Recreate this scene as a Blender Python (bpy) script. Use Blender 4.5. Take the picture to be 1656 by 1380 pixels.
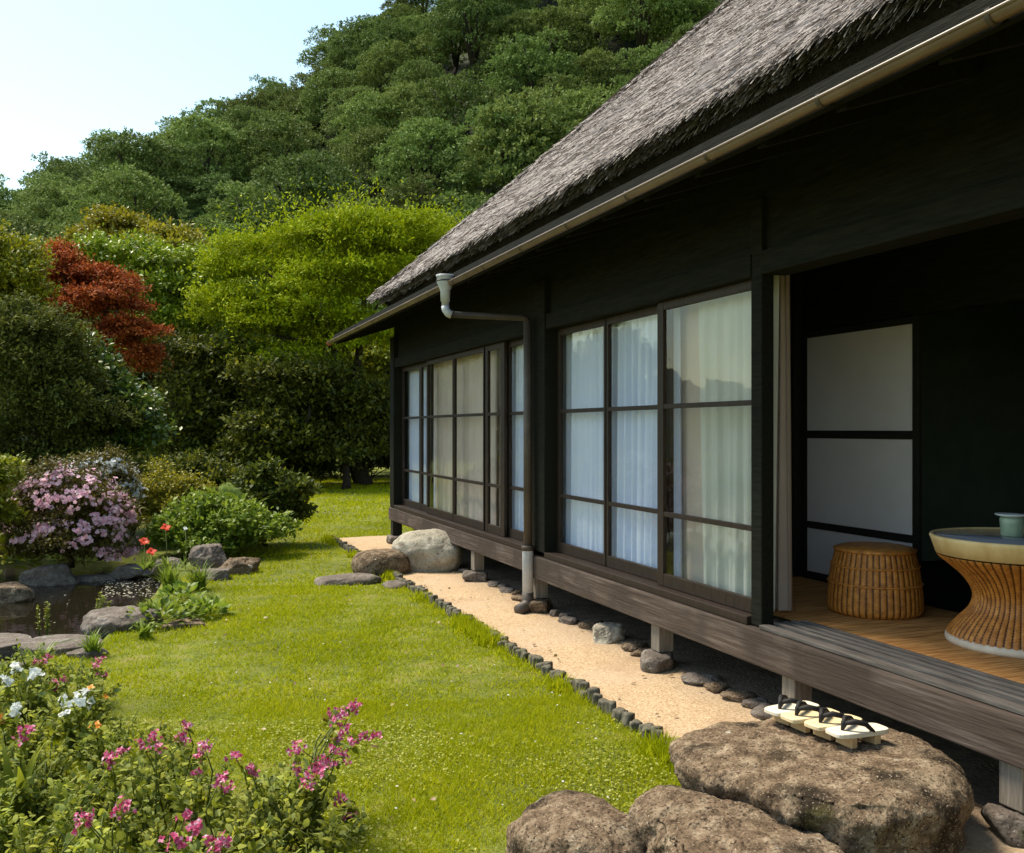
import bpy, bmesh, math, random
import numpy as np
from mathutils import Vector, Matrix, noise as mnoise

for o in list(bpy.data.objects):
    bpy.data.objects.remove(o)
SC = bpy.context.scene
COL = SC.collection
R = math.radians

# ------------------------------------------------------------------ camera, sky, sun, exposure
F_PX = 1500.0                      # focal length in photo pixels (photo 1656 wide)
HOR = 694.0                        # horizon row
CX = 828.0
TH = math.atan(580.0 / F_PX)       # the view is turned this far right of the house front
CAM_H = 1.45
cam_d = bpy.data.cameras.new("camera")
cam_d.sensor_width = 36.0
cam_d.lens = 36.0 * F_PX / 1656.0
cam_d.shift_y = (HOR - 690.0) / 1656.0
cam_d.clip_start = 0.05
cam_d.clip_end = 3000.0
cam = bpy.data.objects.new("camera", cam_d)
COL.objects.link(cam)
cam.location = (0, 0, CAM_H)
cam.rotation_euler = (R(90), 0, -TH)
SC.camera = cam

SUN_EL, SUN_AZ = R(60), R(-38)     # azimuth measured from +Y towards +X
world = bpy.data.worlds.new("World")
SC.world = world
world.use_nodes = True
wn = world.node_tree.nodes
wl = world.node_tree.links
bg = wn["Background"]
sky = wn.new("ShaderNodeTexSky")
sky.sky_type = 'NISHITA'
sky.sun_disc = False
sky.sun_elevation = SUN_EL
sky.sun_rotation = SUN_AZ
sky.air_density = 1.3
sky.dust_density = 0.8
sky.ozone_density = 1.2
tint = wn.new("ShaderNodeMix")
tint.data_type = 'RGBA'
tint.blend_type = 'MULTIPLY'
tint.inputs[0].default_value = 1.0
tint.inputs[7].default_value = (1.0, 1.0, 0.88, 1)      # hazy, slightly greenish-white air
wl.new(sky.outputs[0], tint.inputs[6])
wl.new(tint.outputs[2], bg.inputs[0])
bg.inputs[1].default_value = 0.086

sun_d = bpy.data.lights.new("sun", 'SUN')
sun_d.energy = 2.4
sun_d.angle = R(20)
sun_d.color = (1.0, 0.91, 0.74)
sun = bpy.data.objects.new("sun", sun_d)
COL.objects.link(sun)
sd = Vector((math.sin(SUN_AZ) * math.cos(SUN_EL), math.cos(SUN_AZ) * math.cos(SUN_EL), math.sin(SUN_EL)))
sun.rotation_euler = sd.to_track_quat('Z', 'Y').to_euler()
sun.location = (-20, 20, 60)

SC.view_settings.view_transform = 'Standard'
SC.view_settings.look = 'None'
SC.view_settings.gamma = 1.0
SC.view_settings.exposure = 1.65
SC.render.engine = 'CYCLES'
SC.cycles.max_bounces = 7
SC.cycles.diffuse_bounces = 3
SC.cycles.glossy_bounces = 3
SC.cycles.transmission_bounces = 3
SC.cycles.transparent_max_bounces = 12
SC.cycles.use_denoising = True

CT, ST = math.cos(TH), math.sin(TH)


def W(X, Z, z=0.0):
    """camera-frame lateral X and depth Z -> world point at height z"""
    return Vector((X * CT + Z * ST, -X * ST + Z * CT, z))


def P(px, py, Z):
    return W((px - CX) / F_PX * Z, Z, CAM_H + (HOR - py) / F_PX * Z)


def G(px, py, z=0.0):
    Z = (CAM_H - z) * F_PX / (py - HOR)
    return W((px - CX) / F_PX * Z, Z, z)


# ------------------------------------------------------------------ materials
def _mat(name):
    m = bpy.data.materials.new(name)
    m.use_nodes = True
    nt = m.node_tree
    return m, nt, nt.nodes["Principled BSDF"], nt.nodes["Material Output"]


def ramp(nt, stops):
    r = nt.nodes.new("ShaderNodeValToRGB")
    cr = r.color_ramp
    while len(cr.elements) < len(stops):
        cr.elements.new(0.5)
    for e, (p, c) in zip(cr.elements, stops):
        e.position = p
        e.color = (*c, 1)
    return r


def surf(name, stops, scale=8, rough=0.8, bump=0.3, bscale=40, stretch=(1, 1, 1), detail=6, spec=0.3,
         dist=0.01, coord='Object', metallic=0.0, patch=None):
    """noise-coloured surface; stops are (position, colour); patch=(scale, colour, low, high) adds blotches"""
    m, nt, b, out = _mat(name)
    N, L = nt.nodes, nt.links
    tc = N.new("ShaderNodeTexCoord")
    mp = N.new("ShaderNodeMapping")
    mp.inputs['Scale'].default_value = stretch
    L.new(tc.outputs[coord], mp.inputs[0])
    n1 = N.new("ShaderNodeTexNoise")
    n1.inputs['Scale'].default_value = scale
    n1.inputs['Detail'].default_value = detail
    n1.inputs['Roughness'].default_value = 0.65
    L.new(mp.outputs[0], n1.inputs['Vector'])
    r = ramp(nt, stops)
    L.new(n1.outputs['Fac'], r.inputs[0])
    colout = r.outputs[0]
    if patch:
        for ps, pc, lo, hi in patch:
            n3 = N.new("ShaderNodeTexNoise")
            n3.inputs['Scale'].default_value = ps
            n3.inputs['Detail'].default_value = 5
            L.new(tc.outputs[coord], n3.inputs['Vector'])
            mr = N.new("ShaderNodeMapRange")
            mr.inputs['From Min'].default_value = lo
            mr.inputs['From Max'].default_value = hi
            L.new(n3.outputs['Fac'], mr.inputs['Value'])
            mx = N.new("ShaderNodeMix")
            mx.data_type = 'RGBA'
            mx.inputs[7].default_value = (*pc, 1)
            L.new(mr.outputs[0], mx.inputs[0])
            L.new(colout, mx.inputs[6])
            colout = mx.outputs[2]
    L.new(colout, b.inputs['Base Color'])
    b.inputs['Roughness'].default_value = rough
    b.inputs['Specular IOR Level'].default_value = spec
    b.inputs['Metallic'].default_value = metallic
    if bump > 0:
        n2 = N.new("ShaderNodeTexNoise")
        n2.inputs['Scale'].default_value = bscale
        n2.inputs['Detail'].default_value = 6
        L.new(mp.outputs[0], n2.inputs['Vector'])
        bp = N.new("ShaderNodeBump")
        bp.inputs['Strength'].default_value = bump
        bp.inputs['Distance'].default_value = dist
        L.new(n2.outputs['Fac'], bp.inputs['Height'])
        L.new(bp.outputs[0], b.inputs['Normal'])
    return m


def leafmat(name, cols, trans=0.3, rough=0.5, spec=0.35, objvar=0.25, patch=0.0, pscale=0.8):
    """leaf colours picked per leaf, with a slow drift through the crown and from plant to plant"""
    m, nt, b, out = _mat(name)
    N, L = nt.nodes, nt.links
    g = N.new("ShaderNodeNewGeometry")
    oi = N.new("ShaderNodeObjectInfo")
    tc = N.new("ShaderNodeTexCoord")
    n1 = N.new("ShaderNodeTexNoise")
    n1.inputs['Scale'].default_value = pscale
    n1.inputs['Detail'].default_value = 2
    L.new(tc.outputs['Object'], n1.inputs['Vector'])
    a = N.new("ShaderNodeMath"); a.operation = 'MULTIPLY_ADD'
    a.inputs[1].default_value = 1.0 - patch
    L.new(g.outputs['Random Per Island'], a.inputs[0])
    pm = N.new("ShaderNodeMath"); pm.operation = 'MULTIPLY'
    pm.inputs[1].default_value = patch
    L.new(n1.outputs['Fac'], pm.inputs[0])
    L.new(pm.outputs[0], a.inputs[2])
    k = len(cols)
    r = ramp(nt, [(i / max(1, k - 1), c) for i, c in enumerate(cols)])
    L.new(a.outputs[0], r.inputs[0])
    hv = N.new("ShaderNodeHueSaturation")
    mh = N.new("ShaderNodeMapRange")
    mh.inputs['To Min'].default_value = 0.5 - 0.05 * objvar
    mh.inputs['To Max'].default_value = 0.5 + 0.05 * objvar
    mv = N.new("ShaderNodeMapRange")
    mv.inputs['To Min'].default_value = 1 - objvar
    mv.inputs['To Max'].default_value = 1 + objvar
    L.new(oi.outputs['Random'], mh.inputs[0])
    fr = N.new("ShaderNodeMath"); fr.operation = 'FRACT'
    mm = N.new("ShaderNodeMath"); mm.operation = 'MULTIPLY'; mm.inputs[1].default_value = 7.31
    L.new(oi.outputs['Random'], mm.inputs[0]); L.new(mm.outputs[0], fr.inputs[0])
    L.new(fr.outputs[0], mv.inputs[0])
    L.new(mh.outputs[0], hv.inputs['Hue'])
    L.new(mv.outputs[0], hv.inputs['Value'])
    L.new(r.outputs[0], hv.inputs['Color'])
    L.new(hv.outputs[0], b.inputs['Base Color'])
    b.inputs['Roughness'].default_value = rough
    b.inputs['Specular IOR Level'].default_value = spec
    t = N.new("ShaderNodeBsdfTranslucent")
    L.new(hv.outputs[0], t.inputs[0])
    ms = N.new("ShaderNodeMixShader")
    ms.inputs[0].default_value = trans
    L.new(b.outputs[0], ms.inputs[1])
    L.new(t.outputs[0], ms.inputs[2])
    L.new(ms.outputs[0], out.inputs[0])
    return m


M = {}
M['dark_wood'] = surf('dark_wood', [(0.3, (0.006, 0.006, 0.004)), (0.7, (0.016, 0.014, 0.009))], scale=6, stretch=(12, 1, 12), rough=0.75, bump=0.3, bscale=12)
M['shaded_wood'] = surf('shaded_wood', [(0.3, (0.006, 0.0062, 0.0045)), (0.7, (0.018, 0.018, 0.013))], scale=6, stretch=(12, 1, 12), rough=0.85, bump=0.3, bscale=12, spec=0.1)  # timber under the eave, the shade there is put into its colour
M['door_wood'] = surf('door_wood', [(0.3, (0.014, 0.008, 0.005)), (0.7, (0.04, 0.023, 0.014))], scale=9, stretch=(8, 8, 1), rough=0.6, bump=0.25, bscale=12)
M['beam_wood'] = surf('beam_wood', [(0.25, (0.028, 0.018, 0.013)), (0.5, (0.075, 0.052, 0.040)), (0.75, (0.17, 0.135, 0.115))], scale=3.5, stretch=(9, 0.45, 9), rough=0.85, bump=0.6, bscale=9,
                      patch=[(2.2, (0.05, 0.035, 0.027), 0.5, 0.62)])
M['grey_wood'] = surf('grey_wood', [(0.3, (0.045, 0.036, 0.030)), (0.7, (0.16, 0.14, 0.125))], scale=6, stretch=(10, 0.7, 10), rough=0.85, bump=0.5, bscale=10)
M['post_wood'] = surf('post_wood', [(0.3, (0.11, 0.09, 0.07)), (0.7, (0.27, 0.23, 0.19))], scale=6, stretch=(10, 10, 0.8), rough=0.85, bump=0.4, bscale=10)
M['inner_wall'] = surf('inner_wall', [(0.3, (0.075, 0.10, 0.08)), (0.7, (0.105, 0.13, 0.105))], scale=4, rough=0.95, bump=0.1)
M['paper'] = surf('paper', [(0.3, (0.60, 0.55, 0.57)), (0.7, (0.66, 0.61, 0.63))], scale=3, rough=0.9, bump=0.05)
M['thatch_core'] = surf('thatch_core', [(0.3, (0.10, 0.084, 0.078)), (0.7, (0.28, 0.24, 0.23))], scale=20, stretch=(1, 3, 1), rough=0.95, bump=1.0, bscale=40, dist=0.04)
M['thatch_butt'] = surf('thatch_butt', [(0.3, (0.012, 0.010, 0.008)), (0.7, (0.035, 0.03, 0.024))], scale=30, rough=0.95, bump=1.0, bscale=60, dist=0.03)  # dark brown straw ends, with the underside's shade put into the colour
M['gravel'] = surf('gravel', [(0.28, (0.21, 0.13, 0.07)), (0.5, (0.43, 0.30, 0.175)), (0.72, (0.60, 0.46, 0.31))], scale=70, rough=0.95, bump=0.7, bscale=110, dist=0.012, detail=8,
                   patch=[(1.3, (0.44, 0.33, 0.24), 0.48, 0.85), (2.5, (0.30, 0.19, 0.115), 0.58, 0.85)])
M['dirt'] = surf('dirt', [(0.3, (0.09, 0.065, 0.045)), (0.7, (0.22, 0.17, 0.12))], scale=12, rough=0.95, bump=0.8, bscale=50, dist=0.015)
M['soil'] = surf('soil', [(0.3, (0.05, 0.065, 0.012)), (0.5, (0.14, 0.16, 0.012)), (0.72, (0.20, 0.16, 0.05))], scale=5, rough=0.95, bump=0.8, bscale=60, dist=0.02, coord='Object',
                 patch=[(0.9, (0.07, 0.085, 0.012), 0.45, 0.7)])
M['forest_floor'] = surf('forest_floor', [(0.3, (0.012, 0.018, 0.008)), (0.7, (0.03, 0.04, 0.015))], scale=0.5, rough=0.95, bump=0.2)
M['bark'] = surf('bark', [(0.3, (0.018, 0.014, 0.010)), (0.7, (0.06, 0.048, 0.035))], scale=6, stretch=(4, 4, 1), rough=0.95, bump=0.8, bscale=20, dist=0.03)
M['brown_rock'] = surf('brown_rock', [(0.30, (0.042, 0.026, 0.016)), (0.5, (0.15, 0.104, 0.066)), (0.70, (0.31, 0.24, 0.165))], scale=14, rough=0.95, bump=0.9, bscale=50, dist=0.014, spec=0.1, detail=10,
                       patch=[(3.0, (0.22, 0.17, 0.115), 0.53, 0.72), (5.0, (0.022, 0.016, 0.010), 0.55, 0.66), (95, (0.035, 0.024, 0.016), 0.52, 0.66), (130, (0.36, 0.29, 0.21), 0.60, 0.72), (8.0, (0.42, 0.39, 0.33), 0.68, 0.71), (4.1, (0.09, 0.08, 0.025), 0.66, 0.80)])
M['grey_rock'] = surf('grey_rock', [(0.25, (0.055, 0.040, 0.030)), (0.5, (0.135, 0.108, 0.088)), (0.75, (0.28, 0.245, 0.215))], scale=7, rough=0.9, bump=1.0, bscale=24, dist=0.02, detail=8,
                      patch=[(3.5, (0.10, 0.075, 0.06), 0.55, 0.7), (80, (0.04, 0.03, 0.024), 0.54, 0.68), (110, (0.36, 0.32, 0.28), 0.62, 0.74), (6, (0.05, 0.055, 0.02), 0.6, 0.72)])
M['pale_rock'] = surf('pale_rock', [(0.25, (0.20, 0.17, 0.12)), (0.5, (0.36, 0.32, 0.25)), (0.75, (0.52, 0.48, 0.40))], scale=5, rough=0.9, bump=0.8, bscale=20, dist=0.02,
                      patch=[(6, (0.14, 0.11, 0.08), 0.58, 0.7), (60, (0.12, 0.095, 0.07), 0.58, 0.70)])
M['stake'] = surf('stake', [(0.3, (0.045, 0.042, 0.028)), (0.7, (0.17, 0.15, 0.11))], scale=14, stretch=(3, 3, 1), rough=0.95, bump=0.8, bscale=30)
M['gutter'] = surf('gutter', [(0.3, (0.10, 0.064, 0.042)), (0.7, (0.19, 0.128, 0.09))], scale=6, stretch=(1, 0.6, 1), rough=0.4, bump=0.05, spec=0.5)
M['gutter_dark'] = surf('gutter_dark', [(0.3, (0.05, 0.04, 0.03)), (0.7, (0.08, 0.06, 0.05))], scale=4, rough=0.5, bump=0)
M['red_cap'] = surf('red_cap', [(0.3, (0.40, 0.10, 0.06)), (0.7, (0.5, 0.15, 0.09))], scale=10, rough=0.5, bump=0)
M['zinc'] = surf('zinc', [(0.3, (0.36, 0.37, 0.40)), (0.7, (0.56, 0.57, 0.61))], scale=7, rough=0.45, bump=0.1, spec=0.5, patch=[(9, (0.22, 0.2, 0.19), 0.6, 0.75)])
M['pipe_brown'] = surf('pipe_brown', [(0.3, (0.055, 0.042, 0.034)), (0.7, (0.11, 0.088, 0.072))], scale=7, rough=0.5, bump=0.1)
M['pipe_dark'] = surf('pipe_dark', [(0.3, (0.03, 0.022, 0.016)), (0.7, (0.06, 0.045, 0.034))], scale=7, rough=0.6, bump=0.1)
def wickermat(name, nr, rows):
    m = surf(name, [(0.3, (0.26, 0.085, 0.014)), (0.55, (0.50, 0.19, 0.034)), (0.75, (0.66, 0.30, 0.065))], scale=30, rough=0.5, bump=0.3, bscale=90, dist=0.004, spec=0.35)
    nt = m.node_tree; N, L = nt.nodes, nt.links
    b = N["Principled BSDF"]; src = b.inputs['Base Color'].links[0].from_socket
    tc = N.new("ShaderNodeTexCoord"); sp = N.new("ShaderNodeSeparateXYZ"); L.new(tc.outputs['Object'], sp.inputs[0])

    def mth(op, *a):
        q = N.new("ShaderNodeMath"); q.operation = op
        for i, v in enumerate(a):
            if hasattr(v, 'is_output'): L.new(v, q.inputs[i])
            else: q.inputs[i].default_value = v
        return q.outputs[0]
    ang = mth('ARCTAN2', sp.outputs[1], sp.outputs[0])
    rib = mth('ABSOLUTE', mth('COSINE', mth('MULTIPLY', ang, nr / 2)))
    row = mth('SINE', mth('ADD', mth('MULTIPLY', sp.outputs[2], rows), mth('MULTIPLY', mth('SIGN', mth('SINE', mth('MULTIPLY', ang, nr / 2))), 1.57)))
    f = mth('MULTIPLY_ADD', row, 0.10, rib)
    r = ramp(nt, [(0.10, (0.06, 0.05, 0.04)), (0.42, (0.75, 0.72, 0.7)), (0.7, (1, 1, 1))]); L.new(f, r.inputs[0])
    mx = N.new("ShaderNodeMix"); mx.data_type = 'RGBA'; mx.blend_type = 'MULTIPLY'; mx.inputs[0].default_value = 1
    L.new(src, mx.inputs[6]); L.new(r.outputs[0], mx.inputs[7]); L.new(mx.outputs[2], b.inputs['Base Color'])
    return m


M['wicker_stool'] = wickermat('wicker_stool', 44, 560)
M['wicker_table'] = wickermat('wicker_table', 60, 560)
M['wicker'] = surf('wicker', [(0.3, (0.26, 0.085, 0.014)), (0.55, (0.50, 0.19, 0.034)), (0.75, (0.66, 0.30, 0.065))], scale=30, rough=0.5, bump=0.4, bscale=90, dist=0.004, spec=0.4)
M['rattan_band'] = surf('rattan_band', [(0.3, (0.60, 0.40, 0.17)), (0.7, (0.78, 0.58, 0.30))], scale=14, stretch=(1, 1, 0.4), rough=0.45, bump=0.2, bscale=50, dist=0.003, spec=0.4)
M['pale_band'] = surf('pale_band', [(0.3, (0.52, 0.40, 0.30)), (0.7, (0.70, 0.58, 0.46))], scale=14, rough=0.5, bump=0.2, bscale=40, dist=0.003)
M['table_top'] = surf('table_top', [(0.3, (0.16, 0.17, 0.20)), (0.7, (0.20, 0.21, 0.24))], scale=3, rough=0.12, bump=0, spec=0.6)
M['mat_rush'] = surf('mat_rush', [(0.38, (0.19, 0.062, 0.012)), (0.5, (0.58, 0.25, 0.065)), (0.62, (0.78, 0.44, 0.16))], scale=5, stretch=(1.0, 40, 1), rough=0.75, bump=0.25, bscale=14, dist=0.006)
M['celadon'] = surf('celadon', [(0.3, (0.20, 0.28, 0.20)), (0.7, (0.32, 0.40, 0.30))], scale=20, rough=0.3, bump=0.05, spec=0.5)
M['porcelain'] = surf('porcelain', [(0.3, (0.55, 0.58, 0.58)), (0.7, (0.66, 0.68, 0.68))], scale=14, rough=0.25, bump=0, spec=0.5)
M['paulownia'] = surf('paulownia', [(0.3, (0.60, 0.50, 0.36)), (0.7, (0.76, 0.69, 0.57))], scale=16, stretch=(0.5, 8, 4), rough=0.6, bump=0.15, bscale=30, dist=0.002)
M['paulownia_yellow'] = surf('paulownia_yellow', [(0.3, (0.56, 0.42, 0.22)), (0.7, (0.72, 0.60, 0.38))], scale=16, stretch=(0.5, 8, 4), rough=0.6, bump=0.15, bscale=30, dist=0.002)
M['tooth_wood'] = surf('tooth_wood', [(0.3, (0.42, 0.26, 0.12)), (0.7, (0.55, 0.37, 0.2))], scale=20, rough=0.7, bump=0.1)
M['strap'] = surf('strap', [(0.3, (0.008, 0.007, 0.007)), (0.7, (0.022, 0.018, 0.018))], scale=40, rough=0.7, bump=0.3, bscale=150, dist=0.002)


def cloth(name, c1, c2, trans):
    m, nt, b, out = _mat(name)
    N, L = nt.nodes, nt.links
    tc = N.new("ShaderNodeTexCoord")
    n = N.new("ShaderNodeTexNoise"); n.inputs['Scale'].default_value = 3
    L.new(tc.outputs['Object'], n.inputs['Vector'])
    r = ramp(nt, [(0.3, c1), (0.7, c2)])
    L.new(n.outputs['Fac'], r.inputs[0])
    L.new(r.outputs[0], b.inputs['Base Color'])
    b.inputs['Roughness'].default_value = 0.85
    b.inputs['Specular IOR Level'].default_value = 0.15
    t = N.new("ShaderNodeBsdfTranslucent"); L.new(r.outputs[0], t.inputs[0])
    ms = N.new("ShaderNodeMixShader"); ms.inputs[0].default_value = trans
    L.new(b.outputs[0], ms.inputs[1]); L.new(t.outputs[0], ms.inputs[2]); L.new(ms.outputs[0], out.inputs[0])
    return m


M['curtain_white'] = cloth('curtain_white', (0.68, 0.75, 0.94), (0.74, 0.80, 0.95), 0.10)
M['curtain_beige'] = cloth('curtain_beige', (0.60, 0.49, 0.42), (0.66, 0.55, 0.47), 0.10)
M['curtain_sheer'] = cloth('curtain_sheer', (0.56, 0.56, 0.50), (0.64, 0.64, 0.58), 0.15)
M['curtain_pink'] = cloth('curtain_pink', (0.42, 0.33, 0.30), (0.50, 0.40, 0.36), 0.10)


def glassmat():
    m, nt, b, out = _mat('window_glass')
    N, L = nt.nodes, nt.links
    tr = N.new("ShaderNodeBsdfTransparent"); tr.inputs[0].default_value = (0.98, 0.985, 0.985, 1)
    gl = N.new("ShaderNodeBsdfGlossy"); gl.inputs['Roughness'].default_value = 0.02
    fr = N.new("ShaderNodeFresnel"); fr.inputs[0].default_value = 1.5
    tc = N.new("ShaderNodeTexCoord")
    n = N.new("ShaderNodeTexNoise"); n.inputs['Scale'].default_value = 2.5
    L.new(tc.outputs['Object'], n.inputs['Vector'])
    bp = N.new("ShaderNodeBump"); bp.inputs['Strength'].default_value = 0.25; bp.inputs['Distance'].default_value = 0.02
    L.new(n.outputs['Fac'], bp.inputs['Height'])
    L.new(bp.outputs[0], gl.inputs['Normal'])
    ms = N.new("ShaderNodeMixShader")
    ge = N.new("ShaderNodeNewGeometry")
    iv = N.new("ShaderNodeMath"); iv.operation = 'SUBTRACT'; iv.inputs[0].default_value = 1.0
    mu = N.new("ShaderNodeMath"); mu.operation = 'MULTIPLY'
    L.new(ge.outputs['Backfacing'], iv.inputs[1]); L.new(iv.outputs[0], mu.inputs[0]); L.new(fr.outputs[0], mu.inputs[1])
    L.new(mu.outputs[0], ms.inputs[0]); L.new(tr.outputs[0], ms.inputs[1]); L.new(gl.outputs[0], ms.inputs[2])
    L.new(ms.outputs[0], out.inputs[0])
    return m


M['glass'] = glassmat()


def watermat():
    m, nt, b, out = _mat('pond_water')
    N, L = nt.nodes, nt.links
    b.inputs['Base Color'].default_value = (0.012, 0.010, 0.006, 1)
    b.inputs['Roughness'].default_value = 0.04
    b.inputs['IOR'].default_value = 1.33
    tc = N.new("ShaderNodeTexCoord")
    n = N.new("ShaderNodeTexNoise"); n.inputs['Scale'].default_value = 6; n.inputs['Detail'].default_value = 3
    L.new(tc.outputs['Object'], n.inputs['Vector'])
    bp = N.new("ShaderNodeBump"); bp.inputs['Strength'].default_value = 0.12; bp.inputs['Distance'].default_value = 0.02
    L.new(n.outputs['Fac'], bp.inputs['Height']); L.new(bp.outputs[0], b.inputs['Normal'])
    return m


M['water'] = watermat()
M['straw'] = leafmat('straw', [(0.19, 0.155, 0.138), (0.27, 0.228, 0.208), (0.33, 0.286, 0.264), (0.42, 0.372, 0.35)], trans=0.0, rough=0.7, spec=0.3, objvar=0, patch=0.3, pscale=1.5)
M['grass'] = leafmat('grass', [(0.15, 0.205, 0.005), (0.30, 0.345, 0.006), (0.44, 0.445, 0.009), (0.54, 0.47, 0.05)], trans=0.35, rough=0.8, spec=0.05, objvar=0, patch=0.55, pscale=1.1)
M['clover'] = leafmat('clover', [(0.16, 0.20, 0.012), (0.26, 0.28, 0.016), (0.40, 0.38, 0.06)], trans=0.3, objvar=0)
M['hill_leaf'] = leafmat('hill_leaf', [(0.078, 0.122, 0.030), (0.145, 0.205, 0.052), (0.23, 0.285, 0.085)], trans=0.2, rough=0.75, spec=0.15, objvar=0.32, patch=0.4, pscale=0.35)
M['maple_leaf'] = leafmat('maple_leaf', [(0.12, 0.175, 0.006), (0.28, 0.35, 0.008), (0.46, 0.48, 0.010)], trans=0.22, rough=0.7, spec=0.1, objvar=0, patch=0.35, pscale=0.6)
M['olive_leaf'] = leafmat('olive_leaf', [(0.13, 0.135, 0.010), (0.25, 0.235, 0.014), (0.36, 0.31, 0.02)], trans=0.35, objvar=0.12)
M['bright_leaf'] = leafmat('bright_leaf', [(0.10, 0.17, 0.010), (0.20, 0.28, 0.015), (0.32, 0.38, 0.03)], trans=0.3, rough=0.4, spec=0.35, objvar=0.1)
M['red_leaf'] = leafmat('red_leaf', [(0.11, 0.022, 0.008), (0.28, 0.055, 0.014), (0.46, 0.15, 0.045)], trans=0.25, rough=0.7, spec=0.1, objvar=0.1)
M['conifer_leaf'] = leafmat('conifer_leaf', [(0.10, 0.13, 0.008), (0.21, 0.23, 0.010), (0.36, 0.33, 0.012)], trans=0.3, objvar=0.1)
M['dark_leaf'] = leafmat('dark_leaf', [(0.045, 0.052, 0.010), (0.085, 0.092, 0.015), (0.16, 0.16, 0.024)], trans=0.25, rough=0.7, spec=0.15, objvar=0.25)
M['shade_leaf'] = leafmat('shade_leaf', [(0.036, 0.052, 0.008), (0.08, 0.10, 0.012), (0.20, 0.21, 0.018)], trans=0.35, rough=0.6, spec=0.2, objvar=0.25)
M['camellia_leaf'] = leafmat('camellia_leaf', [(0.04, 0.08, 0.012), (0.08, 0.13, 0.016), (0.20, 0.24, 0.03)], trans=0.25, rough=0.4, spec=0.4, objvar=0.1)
M['azalea_leaf'] = leafmat('azalea_leaf', [(0.055, 0.045, 0.010), (0.11, 0.085, 0.016), (0.17, 0.16, 0.02)], trans=0.3, objvar=0.1)
M['fern_leaf'] = leafmat('fern_leaf', [(0.10, 0.16, 0.012), (0.17, 0.24, 0.02), (0.26, 0.32, 0.04)], trans=0.4, objvar=0.1)
M['bed_leaf'] = leafmat('bed_leaf', [(0.14, 0.17, 0.014), (0.23, 0.25, 0.020), (0.26, 0.30, 0.09), (0.36, 0.37, 0.022)], trans=0.35, rough=0.7, spec=0.12, objvar=0.2)
M['yellow_leaf'] = leafmat('yellow_leaf', [(0.14, 0.18, 0.010), (0.24, 0.26, 0.012), (0.34, 0.33, 0.02)], trans=0.35, objvar=0.1)
M['pink_petal'] = leafmat('pink_petal', [(0.78, 0.36, 0.50), (0.85, 0.54, 0.64), (0.90, 0.74, 0.79)], trans=0.45, objvar=0.05)
M['magenta_petal'] = leafmat('magenta_petal', [(0.36, 0.025, 0.09), (0.56, 0.06, 0.19), (0.62, 0.16, 0.30), (0.76, 0.50, 0.58)], trans=0.3, objvar=0.08)
M['white_petal'] = leafmat('white_petal', [(0.68, 0.70, 0.70), (0.80, 0.82, 0.80), (0.84, 0.84, 0.84)], trans=0.45, objvar=0.0)
M['old_petal'] = leafmat('old_petal', [(0.22, 0.19, 0.13), (0.40, 0.36, 0.28), (0.50, 0.47, 0.40)], trans=0.1, rough=0.8, spec=0.05, objvar=0.0)
M['red_petal'] = leafmat('red_petal', [(0.60, 0.035, 0.01), (0.75, 0.07, 0.02)], trans=0.3, objvar=0.1)
M['orange_petal'] = leafmat('orange_petal', [(0.72, 0.22, 0.02), (0.8, 0.32, 0.03)], trans=0.3, objvar=0.1)
M['stem'] = surf('stem', [(0.3, (0.08, 0.10, 0.02)), (0.7, (0.15, 0.17, 0.04))], scale=10, rough=0.7, bump=0)


# ------------------------------------------------------------------ object helpers
def tag(o, label=None, cat=None, group=None, kind=None):
    if label: o['label'] = label
    if cat: o['category'] = cat
    if group: o['group'] = group
    if kind: o['kind'] = kind
    return o


def empty(name, loc=(0, 0, 0), rz=0.0, label=None, cat=None, group=None):
    o = bpy.data.objects.new(name, None)
    o.empty_display_size = 0.1
    COL.objects.link(o)
    o.location = loc
    o.rotation_euler = (0, 0, rz)
    return tag(o, label, cat, group)


def link(name, me, mat, parent=None, bevel=0.0):
    o = bpy.data.objects.new(name, me)
    COL.objects.link(o)
    if parent:
        o.parent = parent
    if mat is not None:
        me.materials.append(mat)
    if bevel:
        b = o.modifiers.new('bevel', 'BEVEL')
        b.width = bevel; b.segments = 2; b.limit_method = 'ANGLE'
    return o


def npmesh(name, V, T, smooth=False):
    """fast mesh from an array of vertices and an array of equal-sized faces"""
    V = np.asarray(V, dtype=np.float32).reshape(-1, 3)
    T = np.asarray(T, dtype=np.int32)
    k = T.shape[1]
    me = bpy.data.meshes.new(name)
    me.vertices.add(len(V)); me.vertices.foreach_set('co', V.ravel())
    me.loops.add(T.size); me.loops.foreach_set('vertex_index', T.ravel())
    me.polygons.add(len(T))
    me.polygons.foreach_set('loop_start', np.arange(len(T), dtype=np.int32) * k)
    if smooth:
        me.polygons.foreach_set('use_smooth', np.ones(len(T), dtype=bool))
    me.update(calc_edges=True)
    return me


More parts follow.
